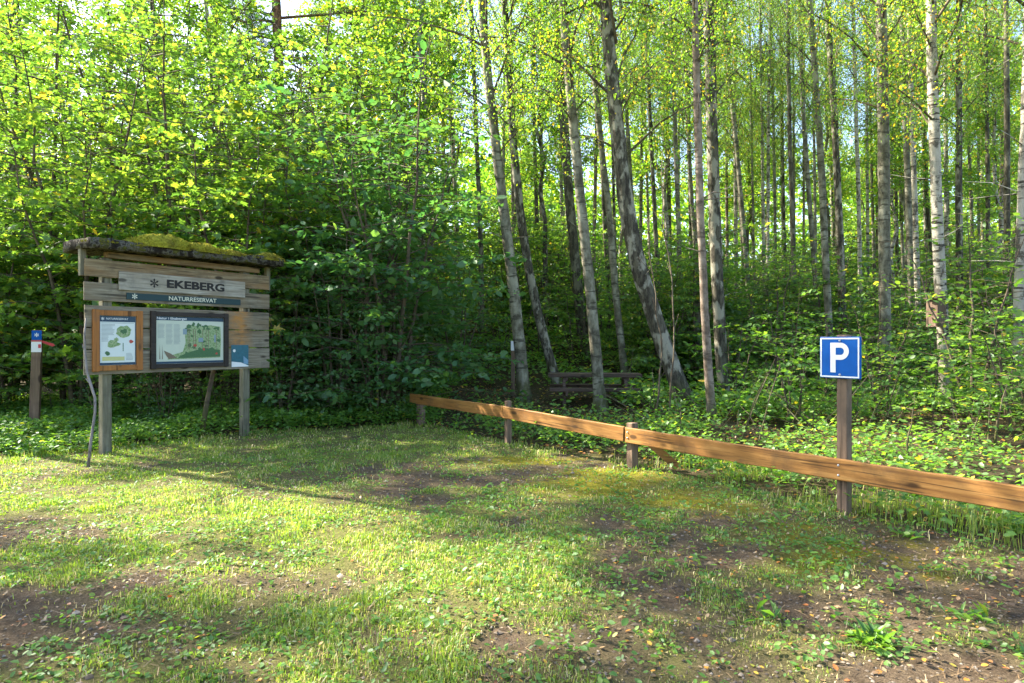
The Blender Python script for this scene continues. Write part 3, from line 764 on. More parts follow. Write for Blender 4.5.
while cnt < 175:
    y = 12.5 + 31.5 * rngu.random() ** 1.15; x = rngu.uniform(-.2 * y, .86 * y + .5)
    if y - edge(x) < 4.4: continue
    if x < 5.2 and y < 17.4: continue
    if x < 2.6 and y < 20.5 or x < -1.5 and y < 24: continue
    if any((x - a) ** 2 + (y - b_) ** 2 < 1.25 ** 2 for a, b_ in sp): continue
    if .60 < x / y < .71 and y < 14.6: continue
    sp.append((x, y)); cnt += 1
    place(['ua', 'ub', 'uc', 'uc', 'ma'][cnt % 5] if y > 19 else ['ua', 'ub', 'uc', 'ua'][cnt % 4], x, y, UN, 'shrub', 'understorey shrubs of the wood', rngu.uniform(.75, 1.2) * (1 + max(0, y - 20) * .02))
for x, y, k, sc in [(8.6, 10.9, 'ua', .8), (7.3, 12.6, 'ub', .8), (9.6, 12.2, 'ua', 1.0), (6.3, 11.9, 'ub', .6), (10.8, 13.6, 'uc', .9), (5.2, 13.4, 'ub', .6), (8.2, 9.6, 'ub', .6), (9.2, 11.2, 'ub', 1.0), (6.8, 9.6, 'ub', .5), (10.2, 11.8, 'ub', 1.1)]:
    place(k, x, y, 'green leafy shrub with wide flat sprays at the right border of the wood', 'shrub', 'shrubs at the right border', sc)

FILL = 'leafy green maple sapling filling the gaps between trunks deep in the wood'
rngu = np.random.default_rng(21); cnt = 0
while cnt < 46:
    y = rngu.uniform(18.5, 36); x = rngu.uniform(-.12, .86) * y
    if x < 3.2 and y < 22: continue
    cnt += 1
    place(['ma', 'uc', 'mb'][cnt % 3], x, y, FILL, 'sapling', 'maple saplings deep in the wood', rngu.uniform(.65, .95))

def sapling(name, px, py, Y, H, R, n, label, seed, ls=.10, ymax=.25, mat='maple', stems=1, lean=.12):
    mb, lm = spray_shrub(seed=seed, H=H, R=R, stems=stems, branches=n, leafsize=ls, low=.35, lean=lean, ymax=ymax, flatness=.3)
    x = (px - CX) * Y / F
    r = empty(name, (x, Y, hz(x, Y)), 0, label, 'sapling')
    obj('stem', mb.mesh('stem'), M['twig'], r); obj('leaves', lm, M[mat], r)
    return r
sapling('maple_sapling', 896, 470, 7.6, 1.25, .45, 9, 'young maple sapling with pale yellow green leaves just right of the parking sign', 301, .10, .12)
sapling('maple_sapling', 1042, 470, 7.2, 2.6, .85, 15, 'maple sapling reaching in at the right edge with bright yellow green leaves', 302, .11, .3)
sapling('maple_sapling', 985, 440, 9.6, 1.5, .8, 9, 'broad leaved sapling with wide sprays low in front of the nest box birch', 303, .11, .02)
for px, foot, top, Y, lb in [(655, 430, 215, 11.3, 'thin bare sapling stem in front of the leaning old birch, left of the two'), (667, 428, 150, 11.6, 'thin bare sapling stem in front of the leaning old birch, right of the two')]:
    x = (px - CX) * Y / F; g0 = hz(x, Y); r = empty('bare_sapling', (x, Y, g0), 0, lb, 'sapling')
    h = at(px, top, Y).z - g0
    random.seed(px)
    pts = [Vector((random.uniform(-.035, .035) + .12 * math.sin(t * 5), random.uniform(-.05, .05), -.1 + (h + .1) * t)) for t in np.linspace(0, 1, 12)]
    mb = MB().tube(pts, list(np.linspace(.02, .006, 12)), 5)
    for k in range(4):
        p = pts[4 + k * 2]; mb.tube([p, p + Vector((random.uniform(-.3, .3), random.uniform(-.2, .2), .3))], [.008, .003], 4)
    obj('stem', mb.mesh('stem'), M['twig'], r)

# unseen trees added left of the view to shade the clearing
for i, (x, y, sc) in enumerate([(-13.0, 3.6, .9)]):
    copy_tree(protos[i % 4], (x, y, hz(x, y) - .1), i * 1.7, sc, 'unseen tall tree added left of the view for its shade', 'tree', 'unseen trees added for shade')

for x, y, sc, ci, zc in [(-8.3, 9.7, (1.05, 1.05, 1), 0, 6.9), (-12.6, 13.2, (.9, .9, 1), 2, 6.6), (-13.8, 9.0, (.75, .75, 1), 1, 6.0)]:  # birches out of view, placed so that their crowns shade the ground
    r = empty('birch_tree', (x, y, hz(x, y)), 0, 'unseen birch added outside the left edge to shade the clearing', 'tree', 'unseen birches added for shade')
    random.seed(ci + 5)
    pp = [Vector((random.uniform(-.05, .05), random.uniform(-.05, .05), z)) for z in np.linspace(-.3, zc + 8.5, 18)]
    obj('trunk', MB().tube(pp, list(np.linspace(.10, .02, 18)), 9, .03).mesh('trunk'), M['bark_birch'], r)
    obj('branches', DENSE[ci % 2][0], None, r, (0, 0, zc), (0, 0, ci * 1.7), sc); obj('crown', DENSE[ci % 2][1], None, r, (0, 0, zc), (0, 0, ci * 1.7), sc)
    if ci in (1, 2, 3):      # small low crowns added to dapple the light and break the trunk shadow
        obj('branches', CROWNS[ci][0], None, r, (0, 0, 1.2), (0, 0, ci), (.42, .42, (zc - 1.0) / 9.5)); obj('crown', CROWNS[ci][1], None, r, (0, 0, 1.2), (0, 0, ci), (.42, .42, (zc - 1.0) / 9.5))

# ------------------------------------------------------------------ herb layer, grass, litter
def scatter(rng, n, x0, x1, y0, y1): return rng.uniform(x0, x1, n), rng.uniform(y0, y1, n)
def herbs(name, label, n, box, cond, seed, ls=(.03, .09), hh=(.06, .36), mat='herb', shape=OVAL, ymax=.04, per=(5, 9)):
    rng = np.random.default_rng(seed)
    x, y = scatter(rng, n, *box); k = cond(x, y, rng); x, y = x[k], y[k]
    P = []; D = []; Sz = []; Nn = []
    cl = fbm(x * .9 + 5, y * .9 + seed)
    stems_v = []
    for i in range(len(x)):
        c = int(rng.integers(*per)); h = (hh[0] + (hh[1] - hh[0]) * rng.random()) * (.4 + 1.25 * cl[i])
        a = rng.uniform(0, 6.28, c); rr = rng.uniform(.02, .55, c) * h + .02
        z = h * rng.uniform(.55, 1.0, c)
        o = np.stack([np.cos(a) * rr, np.sin(a) * rr, z], 1)
        P.append(o + np.array([x[i], y[i], 0])); D.append(np.stack([np.cos(a), np.sin(a), rng.uniform(-.5, .15, c)], 1))
        Nn.append(np.array([0, 0, 1.0]) + rng.normal(size=(c, 3)) * .38); Sz.append(rng.uniform(*ls, c))
    P = np.concatenate(P); P[:, 2] += hgt(P[:, 0], P[:, 1])
    Sz = np.concatenate(Sz)
    o = obj(name, leaf_mesh(name, P, np.concatenate(Nn), np.concatenate(D), Sz, tints(rng, len(P), ymax), shape), M[mat])
    return tag(o, label, 'undergrowth', kind='stuff')
vis = lambda x, y: np.abs(x) < .86 * y + 1.0
herbs('undergrowth', 'bright green leafy herbs growing along and behind the fence', 13000, (-2.5, 13, 3.0, 14.5),
      lambda x, y, r: (y - edge(x) > r.normal(.1, .25, len(x)) + (fbm(x * 1.4 + 60, y * 1.4) - .5) * 2.0) & (y - edge(x) < 8) & vis(x, y) & ((x > -1.2) | (y > 13.5)) & ~((x > .4) & (x < 3.6) & (y > 11.6) & (y < 17)) & (fbm(x * .8, y * .8) + r.random(len(x)) * .26 > .56) & (fbm(x * 2.1, y * 2.1 + 9) + r.random(len(x)) * .12 > .49) & (np.hypot(x - 1.75, y - 8.05) > .5) & ~((x < .6) & (y > 12.2) & (r.random(len(x)) < .75)), 31)
herbs('undergrowth', 'leafy ground plants under the trees deeper in the wood', 15000, (-3, 24, 12, 30),
      lambda x, y, r: (y - edge(x) > 4) & vis(x, y) & (fbm(x * .5, y * .5) + r.random(len(x)) * .4 > .55) & ((x > 2.5) | (y > 18.5) | (r.random(len(x)) < .05)), 32, (.09, .16), (.15, .6), per=(4, 7))
herbs('undergrowth', 'low dark leafy plants at the foot of the thicket behind the information board', 17000, (-14, -1.4, 8.2, 17),
      lambda x, y, r: (y - edge(x) > r.normal(-.05, .16, len(x))) & vis(x, y), 33, (.045, .09), (.05, .36), ymax=.03)

herbs('undergrowth', 'lobed leaved plants mixed into the herbs along the fence', 9000, (-1.5, 10, 3.0, 13),
      lambda x, y, r: (y - edge(x) > r.normal(.15, .3, len(x))) & (y - edge(x) < 6) & vis(x, y) & ((x > -.6) | (y > 13.5)) & ~((x > .4) & (x < 3.6) & (y > 11.6) & (y < 17)) & (fbm(x * 1.1 + 30, y * 1.1) + r.random(len(x)) * .3 > .62) & (np.hypot(x - 1.75, y - 8.05) > .45), 36, (.03, .075), (.12, .48), shape=MAPLE, ymax=.07)
# grass blades
rng = np.random.default_rng(77)
n = 560000
u = rng.random(n)
y = 2.4 * (13.0 / 2.4) ** u          # denser near the camera
x = rng.uniform(-1, 1, n) * (.83 * y + .4)
bm_ = baremask(x, y); bd = y - edge(x)
cl4 = fbm(x * 3.3, y * 3.3, 4)
dens = np.clip(1.05 - bm_ * 1.3, .02, 1) * np.clip(.18 + 3.2 * (cl4 - .37), .07, 1) * (1 - .8 * mossmask(x, y)) * (1 - .55 * sstep(.3, 2.4, x + .25 * (y - 4.5))) * np.where(bd < .35, 1, .0)
k = rng.random(n) < dens * np.clip((y / 4.5), .55, 1)
x, y = x[k], y[k]; n = len(x)
lush = fbm(x * 1.1 + 11, y * 1.1 + 4)
L_ = rng.uniform(.012, .046, n) * (.45 + 2.0 * np.clip(fbm(x * 3.3, y * 3.3, 4) - .35, 0, .6)) * (.45 + 1.25 * lush) * np.where(rng.random(n) < .05, 1.8, 1) * (1 + .8 * sstep(-.9, .2, y - edge(x)))
wd = rng.uniform(.0016, .0034, n) * np.clip(y / 4.0, .9, 2.6)
az = rng.uniform(0, 6.28, n); bend = rng.uniform(.15, .95, n)
hx, hy = np.cos(az), np.sin(az); sx_, sy_ = -hy, hx
z0 = hgt(x, y) - .004
base = np.stack([x, y, z0], 1); s_ = np.stack([sx_, sy_, 0 * x], 1) * wd[:, None]; h_ = np.stack([hx, hy, 0 * x], 1)
up = np.array([0, 0, 1.0])
p1 = base + up * (L_ * .6)[:, None] + h_ * (L_ * .22 * bend)[:, None]
p2 = base + up * (L_ * (1 - .45 * bend))[:, None] + h_ * (L_ * .8 * bend)[:, None]
V = np.stack([base - s_, base + s_, p1 + s_ * .8, p1 - s_ * .8, p2], 1).reshape(-1, 3)
lp = ((np.arange(n) * 5)[:, None] + np.array([0, 1, 2, 3, 3, 2, 4])[None]).ravel()
dry = baremask(x, y)
t = np.clip(rng.normal(.42, .2, n) + .18 * (fbm(x * .7 + 30, y * .7) - .5) * 2, 0, .8); dr = rng.random(n) < .07 + .3 * np.clip(fbm(x * .9 + 44, y * .9) - .40, 0, .5) * 2 + .30 * dry; t[dr] = rng.uniform(.85, 1, dr.sum())
tag(obj('grass', raw_mesh('grass', V, np.tile([4, 3], n), lp, tint=np.repeat(t, 2)), M['grass']), 'short patchy grass covering the clearing', 'grass', kind='stuff')

# taller grass behind the fence
n = 42000; x, y = scatter(rng, n, -.3, 8.5, 2.2, 10.5); k = (y - edge(x) > .12) & (y - edge(x) < 1.3 + 1.8 * rng.random(n)) & (fbm(x * 1.2 + 90, y * 1.2) + sstep(1, 4.5, x) * .18 > .53) & vis(x, y); x, y = x[k], y[k]; n = len(x)
L2 = rng.uniform(.08, .30, n); w2 = rng.uniform(.002, .004, n); az = rng.uniform(0, 6.28, n); bend = rng.uniform(.2, 1, n)
base = np.stack([x, y, hgt(x, y) - .004], 1); s_ = np.stack([-np.sin(az), np.cos(az), 0 * x], 1) * w2[:, None]; h_ = np.stack([np.cos(az), np.sin(az), 0 * x], 1)
p1 = base + up * (L2 * .6)[:, None] + h_ * (L2 * .2 * bend)[:, None]; p2 = base + up * (L2 * (1 - .45 * bend))[:, None] + h_ * (L2 * .75 * bend)[:, None]
V = np.stack([base - s_, base + s_, p1 + s_ * .8, p1 - s_ * .8, p2], 1).reshape(-1, 3)
tag(obj('tall_grass', raw_mesh('tall_grass', V, np.tile([4, 3], n), ((np.arange(n) * 5)[:, None] + np.array([0, 1, 2, 3, 3, 2, 4])[None]).ravel(), tint=np.repeat(np.clip(rng.normal(.5, .2, n), 0, 1), 2)), M['grass']), 'longer bright grass growing behind the right part of the fence', 'grass', kind='stuff')

# clover and small broad leaved weeds in the turf
herbs('turf_weeds', 'tiny clover and broad leaved weeds among the grass', 26000, (-9, 6, 2.4, 12),
      lambda x, y, r: (y - edge(x) < .3) & vis(x, y) & (r.random(len(x)) < np.clip(1.2 - y / 10, .2, 1)) & (fbm(x * 1.7 + 50, y * 1.7) + r.random(len(x)) * .4 > .62) & (baremask(x, y) < .85), 34, (.018, .045), (.012, .05), per=(4, 8))
herbs('ground_weeds', 'scattered broad leaved weeds creeping over the bare earth before the fence', 1500, (-.8, 4.5, 2.6, 8),
      lambda x, y, r: (y - edge(x) < .1) & vis(x, y) & (fbm(x * 1.9 + 15, y * 1.9) + r.random(len(x)) * .3 + .25 * sstep(-1.0, 0, y - edge(x)) > .72), 37, (.02, .065), (.015, .09), per=(3, 7))
# fallen leaves
def litter(name, label, n, box, cond, seed, ls, mat='litter'):
    rng = np.random.default_rng(seed); x, y = scatter(rng, n, *box); k = cond(x, y, rng); x, y = x[k], y[k]; n = len(x)
    P = np.stack([x, y, hgt(x, y) + rng.uniform(.006, .02, n)], 1)
    t = rng.choice([0, .12, .3, .42, .5, .5, .66, .8, .9, 1.0], n) + rng.uniform(-.06, .06, n)
    o = obj(name, leaf_mesh(name, P, np.array([0, 0, 1.0]) + rng.normal(size=(n, 3)) * .28, rndunit(rng, n), rng.uniform(*ls, n), np.clip(t, 0, 1), OVAL), M[mat])
    return tag(o, label, 'fallen leaves', kind='stuff')
litter('fallen_leaves', 'scattered tan and orange fallen birch leaves on the clearing', 42000, (-9, 6.5, 2.4, 12),
       lambda x, y, r: (y - edge(x) < .8) & vis(x, y) & (r.random(len(x)) < (.10 + .45 * baremask(x, y) + .35 * sstep(0, 3, x)) * np.clip(6 / y, .3, 1)), 41, (.010, .042))
litter('fallen_leaves', 'brown fallen leaves lying on the shaded forest floor', 12000, (-5, 14, 8, 20),
       lambda x, y, r: (y - edge(x) > .2) & vis(x, y), 42, (.04, .09))
# dead straw and bits of stalk lying on the turf
rng = np.random.default_rng(61); x, y = scatter(rng, 75000, -8, 6, 2.5, 10)
k = vis(x, y) & (y - edge(x) < .3) & (rng.random(len(x)) < np.clip(5 / y, .3, 1) * (.25 + 1.1 * np.clip(fbm(x * 1.3 + 44, y * 1.3) - .35, 0, .6))); x, y = x[k], y[k]; n = len(x)
STRAW = (np.array([(-.035, 0, 0), (.035, 0, 0), (.02, 1, .05), (-.02, 1, .05)]), [(0, 1, 2, 3)])
tag(obj('dry_grass', leaf_mesh('dry_grass', np.stack([x, y, hgt(x, y) + rng.uniform(.004, .022, n)], 1), np.array([0, 0, 1.0]) + rng.normal(size=(n, 3)) * .25, rndunit(rng, n) * np.array([1, 1, .2]), rng.uniform(.02, .075, n), np.clip(rng.choice([.03, .1, .3, .5], n) + rng.normal(0, .06, n), 0, .58), STRAW), M['litter']), 'bits of dead straw lying flat in the turf', 'dead grass', kind='stuff')
# pebbles and bits of gravel
rng = np.random.default_rng(55)
x, y = scatter(rng, 34000, -8, 6, 2.5, 9.5); k = vis(x, y) & (y - edge(x) < .2) & (rng.random(len(x)) < baremask(x, y) * 1.1); x, y = x[k], y[k]; n = len(x)
T = np.array([(1, 0, 0), (-1, 0, 0), (0, 1, 0), (0, -1, 0), (0, 0, .7), (0, 0, -.7)]); FC = [(0, 2, 4), (2, 1, 4), (1, 3, 4), (3, 0, 4)]
sz = rng.uniform(.004, .013, n) * np.where(rng.random(n) < .04, 2.2, 1)
V = (np.stack([x, y, hgt(x, y) + .002], 1)[:, None] + sz[:, None, None] * T[None] * rng.uniform(.6, 1.3, (n, 6, 1))).reshape(-1, 3)
lp = ((np.arange(n) * 6)[:, None] + np.array(FC).ravel()[None]).ravel()
tag(obj('gravel', raw_mesh('gravel', V, np.full(n * 4, 3), lp, tint=np.repeat(rng.random(n), 4)), M['pebble']), 'loose small stones on the bare earth', 'gravel', kind='stuff')
# dry brush under the right hand trees
random.seed(9); mb = MB()
for i in range(330):
    x = random.uniform(2.5, 13); y = random.uniform(9.5, 17)
    if y - edge(x) < 3.2 or abs(x) > .85 * y + .5: continue
    z = hz(x, y); a = random.uniform(0, 6.28); l = random.uniform(.4, 1.5); e = random.uniform(.05, 1.2)
    d = Vector((math.cos(a) * math.cos(e), math.sin(a) * math.cos(e), math.sin(e))) * l
    p = Vector((x, y, z)); mb.tube([p, p + d * .5 + Vector((0, 0, random.uniform(-.05, .12))), p + d], [.011, .008, .003], 4, cap=False)
for i in range(60):
    x = random.uniform(-2.6, 1.5); y = random.uniform(12.8, 16.5); z = hz(x, y) + .02; a = random.uniform(0, 6.28); l = random.uniform(.3, 1.1)
    d = Vector((math.cos(a), math.sin(a), random.uniform(0, .25))) * l; p = Vector((x, y, z)); mb.tube([p, p + d * .5 + Vector((0, 0, .04)), p + d], [.012, .009, .004], 4, cap=False)
tag(obj('dry_brush', mb.mesh('dry_brush'), M['twig']), 'tangle of dry brown twigs on the forest floor', 'brushwood', kind='stuff')

# single weeds in the foreground
def weed(px, py, label, n, ls, H, seed, mat='herb', wide=.32):
    Y = (CAMZ) * F / (py - CY); x = (px - CX) * Y / F; rng = np.random.default_rng(seed)
    r = empty('weed', (x, Y, hz(x, Y)), 0, label, 'weed')
    T = np.array([(0, 0, 0), (wide * .5, .25, .04), (wide, .6, .04), (0, 1, -.16), (-wide, .6, .04), (-wide * .5, .25, .04)]); sh = (T, [(0, 1, 2, 3), (0, 3, 4, 5)])
    a = rng.uniform(0, 6.28, n); e = rng.uniform(-.05, 1.0, n)
    D = np.stack([np.cos(a) * np.cos(e), np.sin(a) * np.cos(e), np.sin(e)], 1); Nn = np.stack([-np.cos(a) * np.sin(e), -np.sin(a) * np.sin(e), np.cos(e)], 1) + rng.normal(size=(n, 3)) * .2
    P = rng.normal(size=(n, 3)) * np.array([.045, .045, .006]); P[:, 2] = np.abs(P[:, 2]) + rng.uniform(0, H, n) * .4
    obj('leaves', leaf_mesh('leaves', P, Nn, D, rng.uniform(.3, 1.2, n) * ls, tints(rng, n, .03), sh), M[mat], r)
weed(868, 640, 'large leafy weed clump on the bare ground at the bottom right', 70, .12, .07, 1, wide=.12)
weed(768, 618, 'upright dandelion like weed left of the large clump on bare ground', 14, .13, .05, 2, wide=.10)
weed(968, 618, 'flat leafy weed rosette near the right edge of the bare ground', 22, .12, .03, 3, wide=.10)
weed(905, 540, 'small broad leaved weed right of the parking sign post', 24, .085, .06, 4, wide=.2)
weed(830, 545, 'pale green weed at the foot of the parking sign post', 16, .06, .10, 5, wide=.3)
weed(775, 527, 'dock like weed left of the parking sign post', 10, .10, .05, 6, wide=.16)
weed(895, 590, 'low weed with round leaves below the parking sign', 9, .07, .02, 7, wide=.36)

# ------------------------------------------------------------------ writing
def text_mesh(body, size, depth=.002, bold=0.0, align='CENTER', sx=1.0):
    cu = bpy.data.curves.new('txt', 'FONT'); cu.body = body; cu.size = size; cu.extrude = depth; cu.offset = bold
    cu.align_x = align; cu.align_y = 'CENTER'; cu.resolution_u = 4
    o = bpy.data.objects.new('txt', cu); COL.objects.link(o)
    dg = bpy.context.evaluated_depsgraph_get(); dg.update()
    me = bpy.data.meshes.new_from_object(o.evaluated_get(dg))
    bpy.data.objects.remove(o)
    me.transform(Matrix(((sx, 0, 0, 0), (0, 0, -1, 0), (0, 1, 0, 0), (0, 0, 0, 1))))   # stand it up, facing -y
    me.materials.clear()
    return me
def lettering(parent, body, size, x, y, z, mat, width=None, bold=0.0, align='CENTER', name='lettering', depth=.002):
    me = text_mesh(body, size, depth, bold, align)
    if width:
        xs = [v.co.x for v in me.vertices]; k = width / (max(xs) - min(xs)); me.transform(Matrix.Diagonal((k, 1, 1, 1)))
    return obj(name, me, mat, parent, (x, y, z))
def emblem(parent, x, y, z, r, mat, name='emblem', depth=.003):
    mb = MB()
    for k in range(6):
        a = math.pi * k / 3 + math.pi / 2; c, s = math.cos(a), math.sin(a)
        out = [(.08, -.07), (.45, -.13), (.8, -.20), (1, -.06), (1, .06), (.8, .20), (.45, .13), (.08, .07)]
        pts = [(c * u * r - s * w * r, -depth, s * u * r + c * w * r) for u, w in out]
        back = [(p[0], 0, p[2]) for p in pts]; n = len(pts)
        mb.add(pts + back, [tuple(range(n))] + [(i, i + n, (i + 1) % n + n, (i + 1) % n) for i in range(n)])
    return obj(name, mb.mesh(name), mat, parent, (x, y, z))

# ------------------------------------------------------------------ information board
PL = Vector((-5.69, 9.0, 0)); ax_ = Vector((1.19, 1.85)).normalized(); yaw = math.atan2(ax_.y, ax_.x)
gl = hz(PL.x, PL.y)
board = empty('information_board', (PL.x, PL.y, 0), yaw, 'large weathered wooden information board with mossy roof, two posters and lettering', 'notice board')
def bu(px, py):
    k = (px - CX) / F; u = (-PL.x + PL.y * k) / (ax_.x - ax_.y * k); Yd = PL.y + ax_.y * u
    return u, CAMZ - (py - CY) * Yd / F
random.seed(3)
for u in (0.0, 2.2):
    w = PL.xy + ax_ * u; g0 = hz(w.x, w.y)
    obj('post', MB().box((u - .062, .0, g0 - .3), (u + .062, .12, 2.78), 0, .008).mesh('post'), M['post_grey'], board)
# planks of the panel
rows = [(2.74, 2.50, 'plank_warm', -.30, 2.62), (2.42, 2.165, 'plank', -.31, 2.63), (2.10, 1.80, 'plank_or', -.30, 2.62), (1.785, 1.50, 'plank_or', -.31, 2.62), (1.485, 1.14, 'plank', -.31, 2.63)]
for zt, zb, mk, x0, x1 in rows:
    mb = MB(); n = 9
    mb.box((x0, -.032, zb), (x1, -.002, zt), .0, .004)
    me = mb.mesh('plank'); obj('plank', me, M[mk], board)
b_ = MB()
for u in (-.34, 2.60): b_.box((u, .004, 2.50), (u + .075, .075, 2.90), 0, .005)
obj('roof_bracket', b_.mesh('roof_bracket'), M['post_grey'], board)
obj('roof_beam', MB().box((-.02, -.05, 2.775), (2.42, .07, 2.86), 0, .006).mesh('roof_beam'), M['plank_warm'], board)
# roof: rough boards, lichen covered and sagging, higher at the far end
def roof_mesh():
    mb = MB(); nu, nv = 60, 10; vs = []; fs = []
    for lay in (0, 1):
        for i in range(nu + 1):
            for j in range(nv + 1):
                u = -.35 + 3.06 * i / nu; v = -.30 + .80 * j / nv
                z = 2.865 + .05 * (u + .5) / 3.4 + .03 * (v + .30) - .10 * max(0, v - .1)
                th = .085 + .06 * float(fbm(u * 4.0, v * 4.0 + 9))
                z += (.020 * (random.random() - .5)) + (th * 1.1 if lay else .035 * (float(fbm(u * 8, v * 8)) - .7))
                uo = .035 * (float(vnoise(u * 7, 3.3 + lay * .4)) - .5) * (j == 0 or j == nv)
                vs.append((u, v + uo, z))
    A = lambda l, i, j: l * (nu + 1) * (nv + 1) + i * (nv + 1) + j
    for i in range(nu):
        for j in range(nv):
            fs.append((A(0, i, j), A(0, i, j + 1), A(0, i + 1, j + 1), A(0, i + 1, j))); fs.append((A(1, i, j), A(1, i + 1, j), A(1, i + 1, j + 1), A(1, i, j + 1)))
        fs.append((A(0, i, 0), A(0, i + 1, 0), A(1, i + 1, 0), A(1, i, 0))); fs.append((A(0, i, nv), A(1, i, nv), A(1, i + 1, nv), A(0, i + 1, nv)))
    for j in range(nv):
        fs.append((A(0, 0, j), A(1, 0, j), A(1, 0, j + 1), A(0, 0, j + 1))); fs.append((A(0, nu, j), A(0, nu, j + 1), A(1, nu, j + 1), A(1, nu, j)))
    mb.add(vs, fs, True); return mb.mesh('roof')
roof = obj('roof', roof_mesh(), M['roof'], board)
def cushion(cx, cy, cz, rx, ry, rz_, seed):
    mb = MB(); vs = []; fs = []; na, nb = 26, 9
    for b2 in range(nb):
        ph = (math.pi / 2) * b2 / (nb - 1)
        for a2 in range(na):
            th = 2 * math.pi * a2 / na; k = 1 + .35 * (float(fbm(np.array(math.cos(th) * 2 + seed * 3 + 9), np.array(math.sin(th) * 2 + ph * 2 + 9))) - .5)
            vs.append((cx + rx * math.cos(th) * math.cos(ph) * k, cy + ry * math.sin(th) * math.cos(ph) * k, cz + rz_ * .78 * math.sin(ph) * (1 + .7 * (random.random() - .5))))
    for b2 in range(nb - 1):
        for a2 in range(na): fs.append((b2 * na + a2, b2 * na + (a2 + 1) % na, (b2 + 1) * na + (a2 + 1) % na, (b2 + 1) * na + a2))
    mb.add(vs, fs, True); return mb
random.seed(5)
for cx, cy, cz, rx, ry, rz_ in [(.72, -.15, 2.97, .50, .2, .24), (1.28, -.16, 2.98, .40, .19, .17), (1.75, -.17, 2.985, .30, .15, .11), (2.50, -.16, 2.985, .26, .17, .15), (2.2, -.16, 2.99, .2, .14, .06), (-.12, -.15, 2.945, .22, .15, .05), (.3, -.15, 2.95, .2, .15, .06)]:
    me = cushion(cx, cy, cz, rx, ry, rz_, cx).mesh('moss')
    # fuzz of moss shoots on the cushion
    mo = obj('moss', me, M['moss'], roof)
    rf = np.random.default_rng(int(cx * 100) + 300); nf = int(5200 * rx); th = rf.uniform(0, 6.283, nf); ph = np.arcsin(rf.random(nf)); ex = rf.uniform(.9, 1.25, nf)
    Pf = np.stack([cx + rx * np.cos(th) * np.cos(ph) * ex, cy + ry * np.sin(th) * np.cos(ph) * ex, cz + rz_ * .78 * np.sin(ph) * .9], 1)
    Df = np.stack([np.cos(th) * .4, np.sin(th) * .4, np.ones(nf)], 1) + rf.normal(size=(nf, 3)) * .35
    fz = leaf_mesh('moss_shoots', Pf, rndunit(rf, nf), Df, rf.uniform(.015, .045, nf), rf.random(nf), (np.array([(-.16, 0, 0), (.16, 0, 0), (0, 1, 0)]), [(0, 1, 2)]))
    fz.materials.append(M['moss']); mo.data = mo.data.copy()
    bmj = __import__('bmesh').new(); bmj.from_mesh(mo.data); bmj.from_mesh(fz); bmj.to_mesh(mo.data); bmj.free()
# name plates
u0, z0 = bu(117, 272); u1, z1 = bu(243, 272)
np_ = obj('name_plate', MB().box((u0, -.062, 2.335), (u1, -.034, 2.60), 0, .004).mesh('name_plate'), M['plate'], board)
ue, _ = bu(152, 284); emblem(np_, ue, -.0625, 2.465, .068, M['black'])
ua, _ = bu(164.5, 284); ub, _ = bu(222, 284)
lettering(np_, 'EKEBERG', .165, (ua + ub) / 2, -.0645, 2.465, M['black'], ub - ua, .006)
u0, _ = bu(125, 299); u1, _ = bu(239, 299)
st_ = obj('name_strip', MB().box((u0, -.046, 2.205), (u1, -.034, 2.30), 0, .002).mesh('name_strip'), M['teal'], board)
ue, _ = bu(133, 299); emblem(st_, ue, -.0465, 2.2525, .042, M['cream'])
ua, _ = bu(167, 299); ub, _ = bu(214.5, 299)
lettering(st_, 'NATURRESERVAT', .088, (ua + ub) / 2, -.0485, 2.2525, M['cream'], ub - ua, .001)

def blob(mb, cx, cz, rx, rz_, y, n=14, jag=.25, seed=0):
    r = random.Random(seed)
    mb.poly([(cx + rx * math.cos(2 * math.pi * i / n) * (1 + r.uniform(-jag, jag)), y, cz + rz_ * math.sin(2 * math.pi * i / n) * (1 + r.uniform(-jag, jag))) for i in range(n)])
def rect(mb, x0, x1, z0, z1, y): mb.poly([(x0, y, z0), (x1, y, z0), (x1, y, z1), (x0, y, z1)])
def frame(x0, x1, z0, z1, w, d0, d1, sides_over=True):
    mb = MB()
    e = w if sides_over else 0
    mb.box((x0, d1, z0), (x0 + w, d0, z1), 0, .004); mb.box((x1 - w, d1, z0), (x1, d0, z1), 0, .004)
    mb.box((x0 + w + .001, d1 + .004, z0 + .008), (x1 - w - .001, d0, z0 + w * .95), 0, .003); mb.box((x0 + w + .001, d1 + .004, z1 - w * .95), (x1 - w - .001, d0, z1 - .008), 0, .003)
    return mb
# left poster
x0, _ = bu(90.5, 340); x1, _ = bu(140.5, 340); zt, zb = 2.045, 1.185
fr = obj('poster_frame', frame(x0, x1, zb, zt, .085, -.034, -.075).mesh('poster_frame'), M['frame_or'], board); fr['label'] = 'orange brown wooden poster frame'
a0, a1, c0, c1 = x0 + .088, x1 - .088, zb + .083, zt - .083
Wd, Hd = a1 - a0, c1 - c0
y_ = -.046
obj('poster', MB().box((a0, y_, c0), (a1, -.034, c1)).mesh('poster'), M['paper'], fr)
mb = MB(); rect(mb, a0 + .003, a1 - .003, c1 - .085, c1 - .002, y_ - .0015); rect(mb, a0 + .003, a1 - .003, c0 + .002, c0 + .035, y_ - .0015); rect(mb, a0 + .003, a0 + .013, c0 + .037, c1 - .087, y_ - .0015); rect(mb, a1 - .013, a1 - .003, c0 + .037, c1 - .087, y_ - .0015)
obj('printed_border', mb.mesh('printed_border'), M['navy'], fr)
emblem(fr, a0 + .045, y_ - .002, c1 - .043, .022, M['white'], 'printed_emblem', .0015)
lettering(fr, 'NATURRESERVAT', .04, a0 + .09 + (Wd - .2) / 2, y_ - .003, c1 - .043, M['white'], Wd - .2, 0, name='heading', depth=.0008)
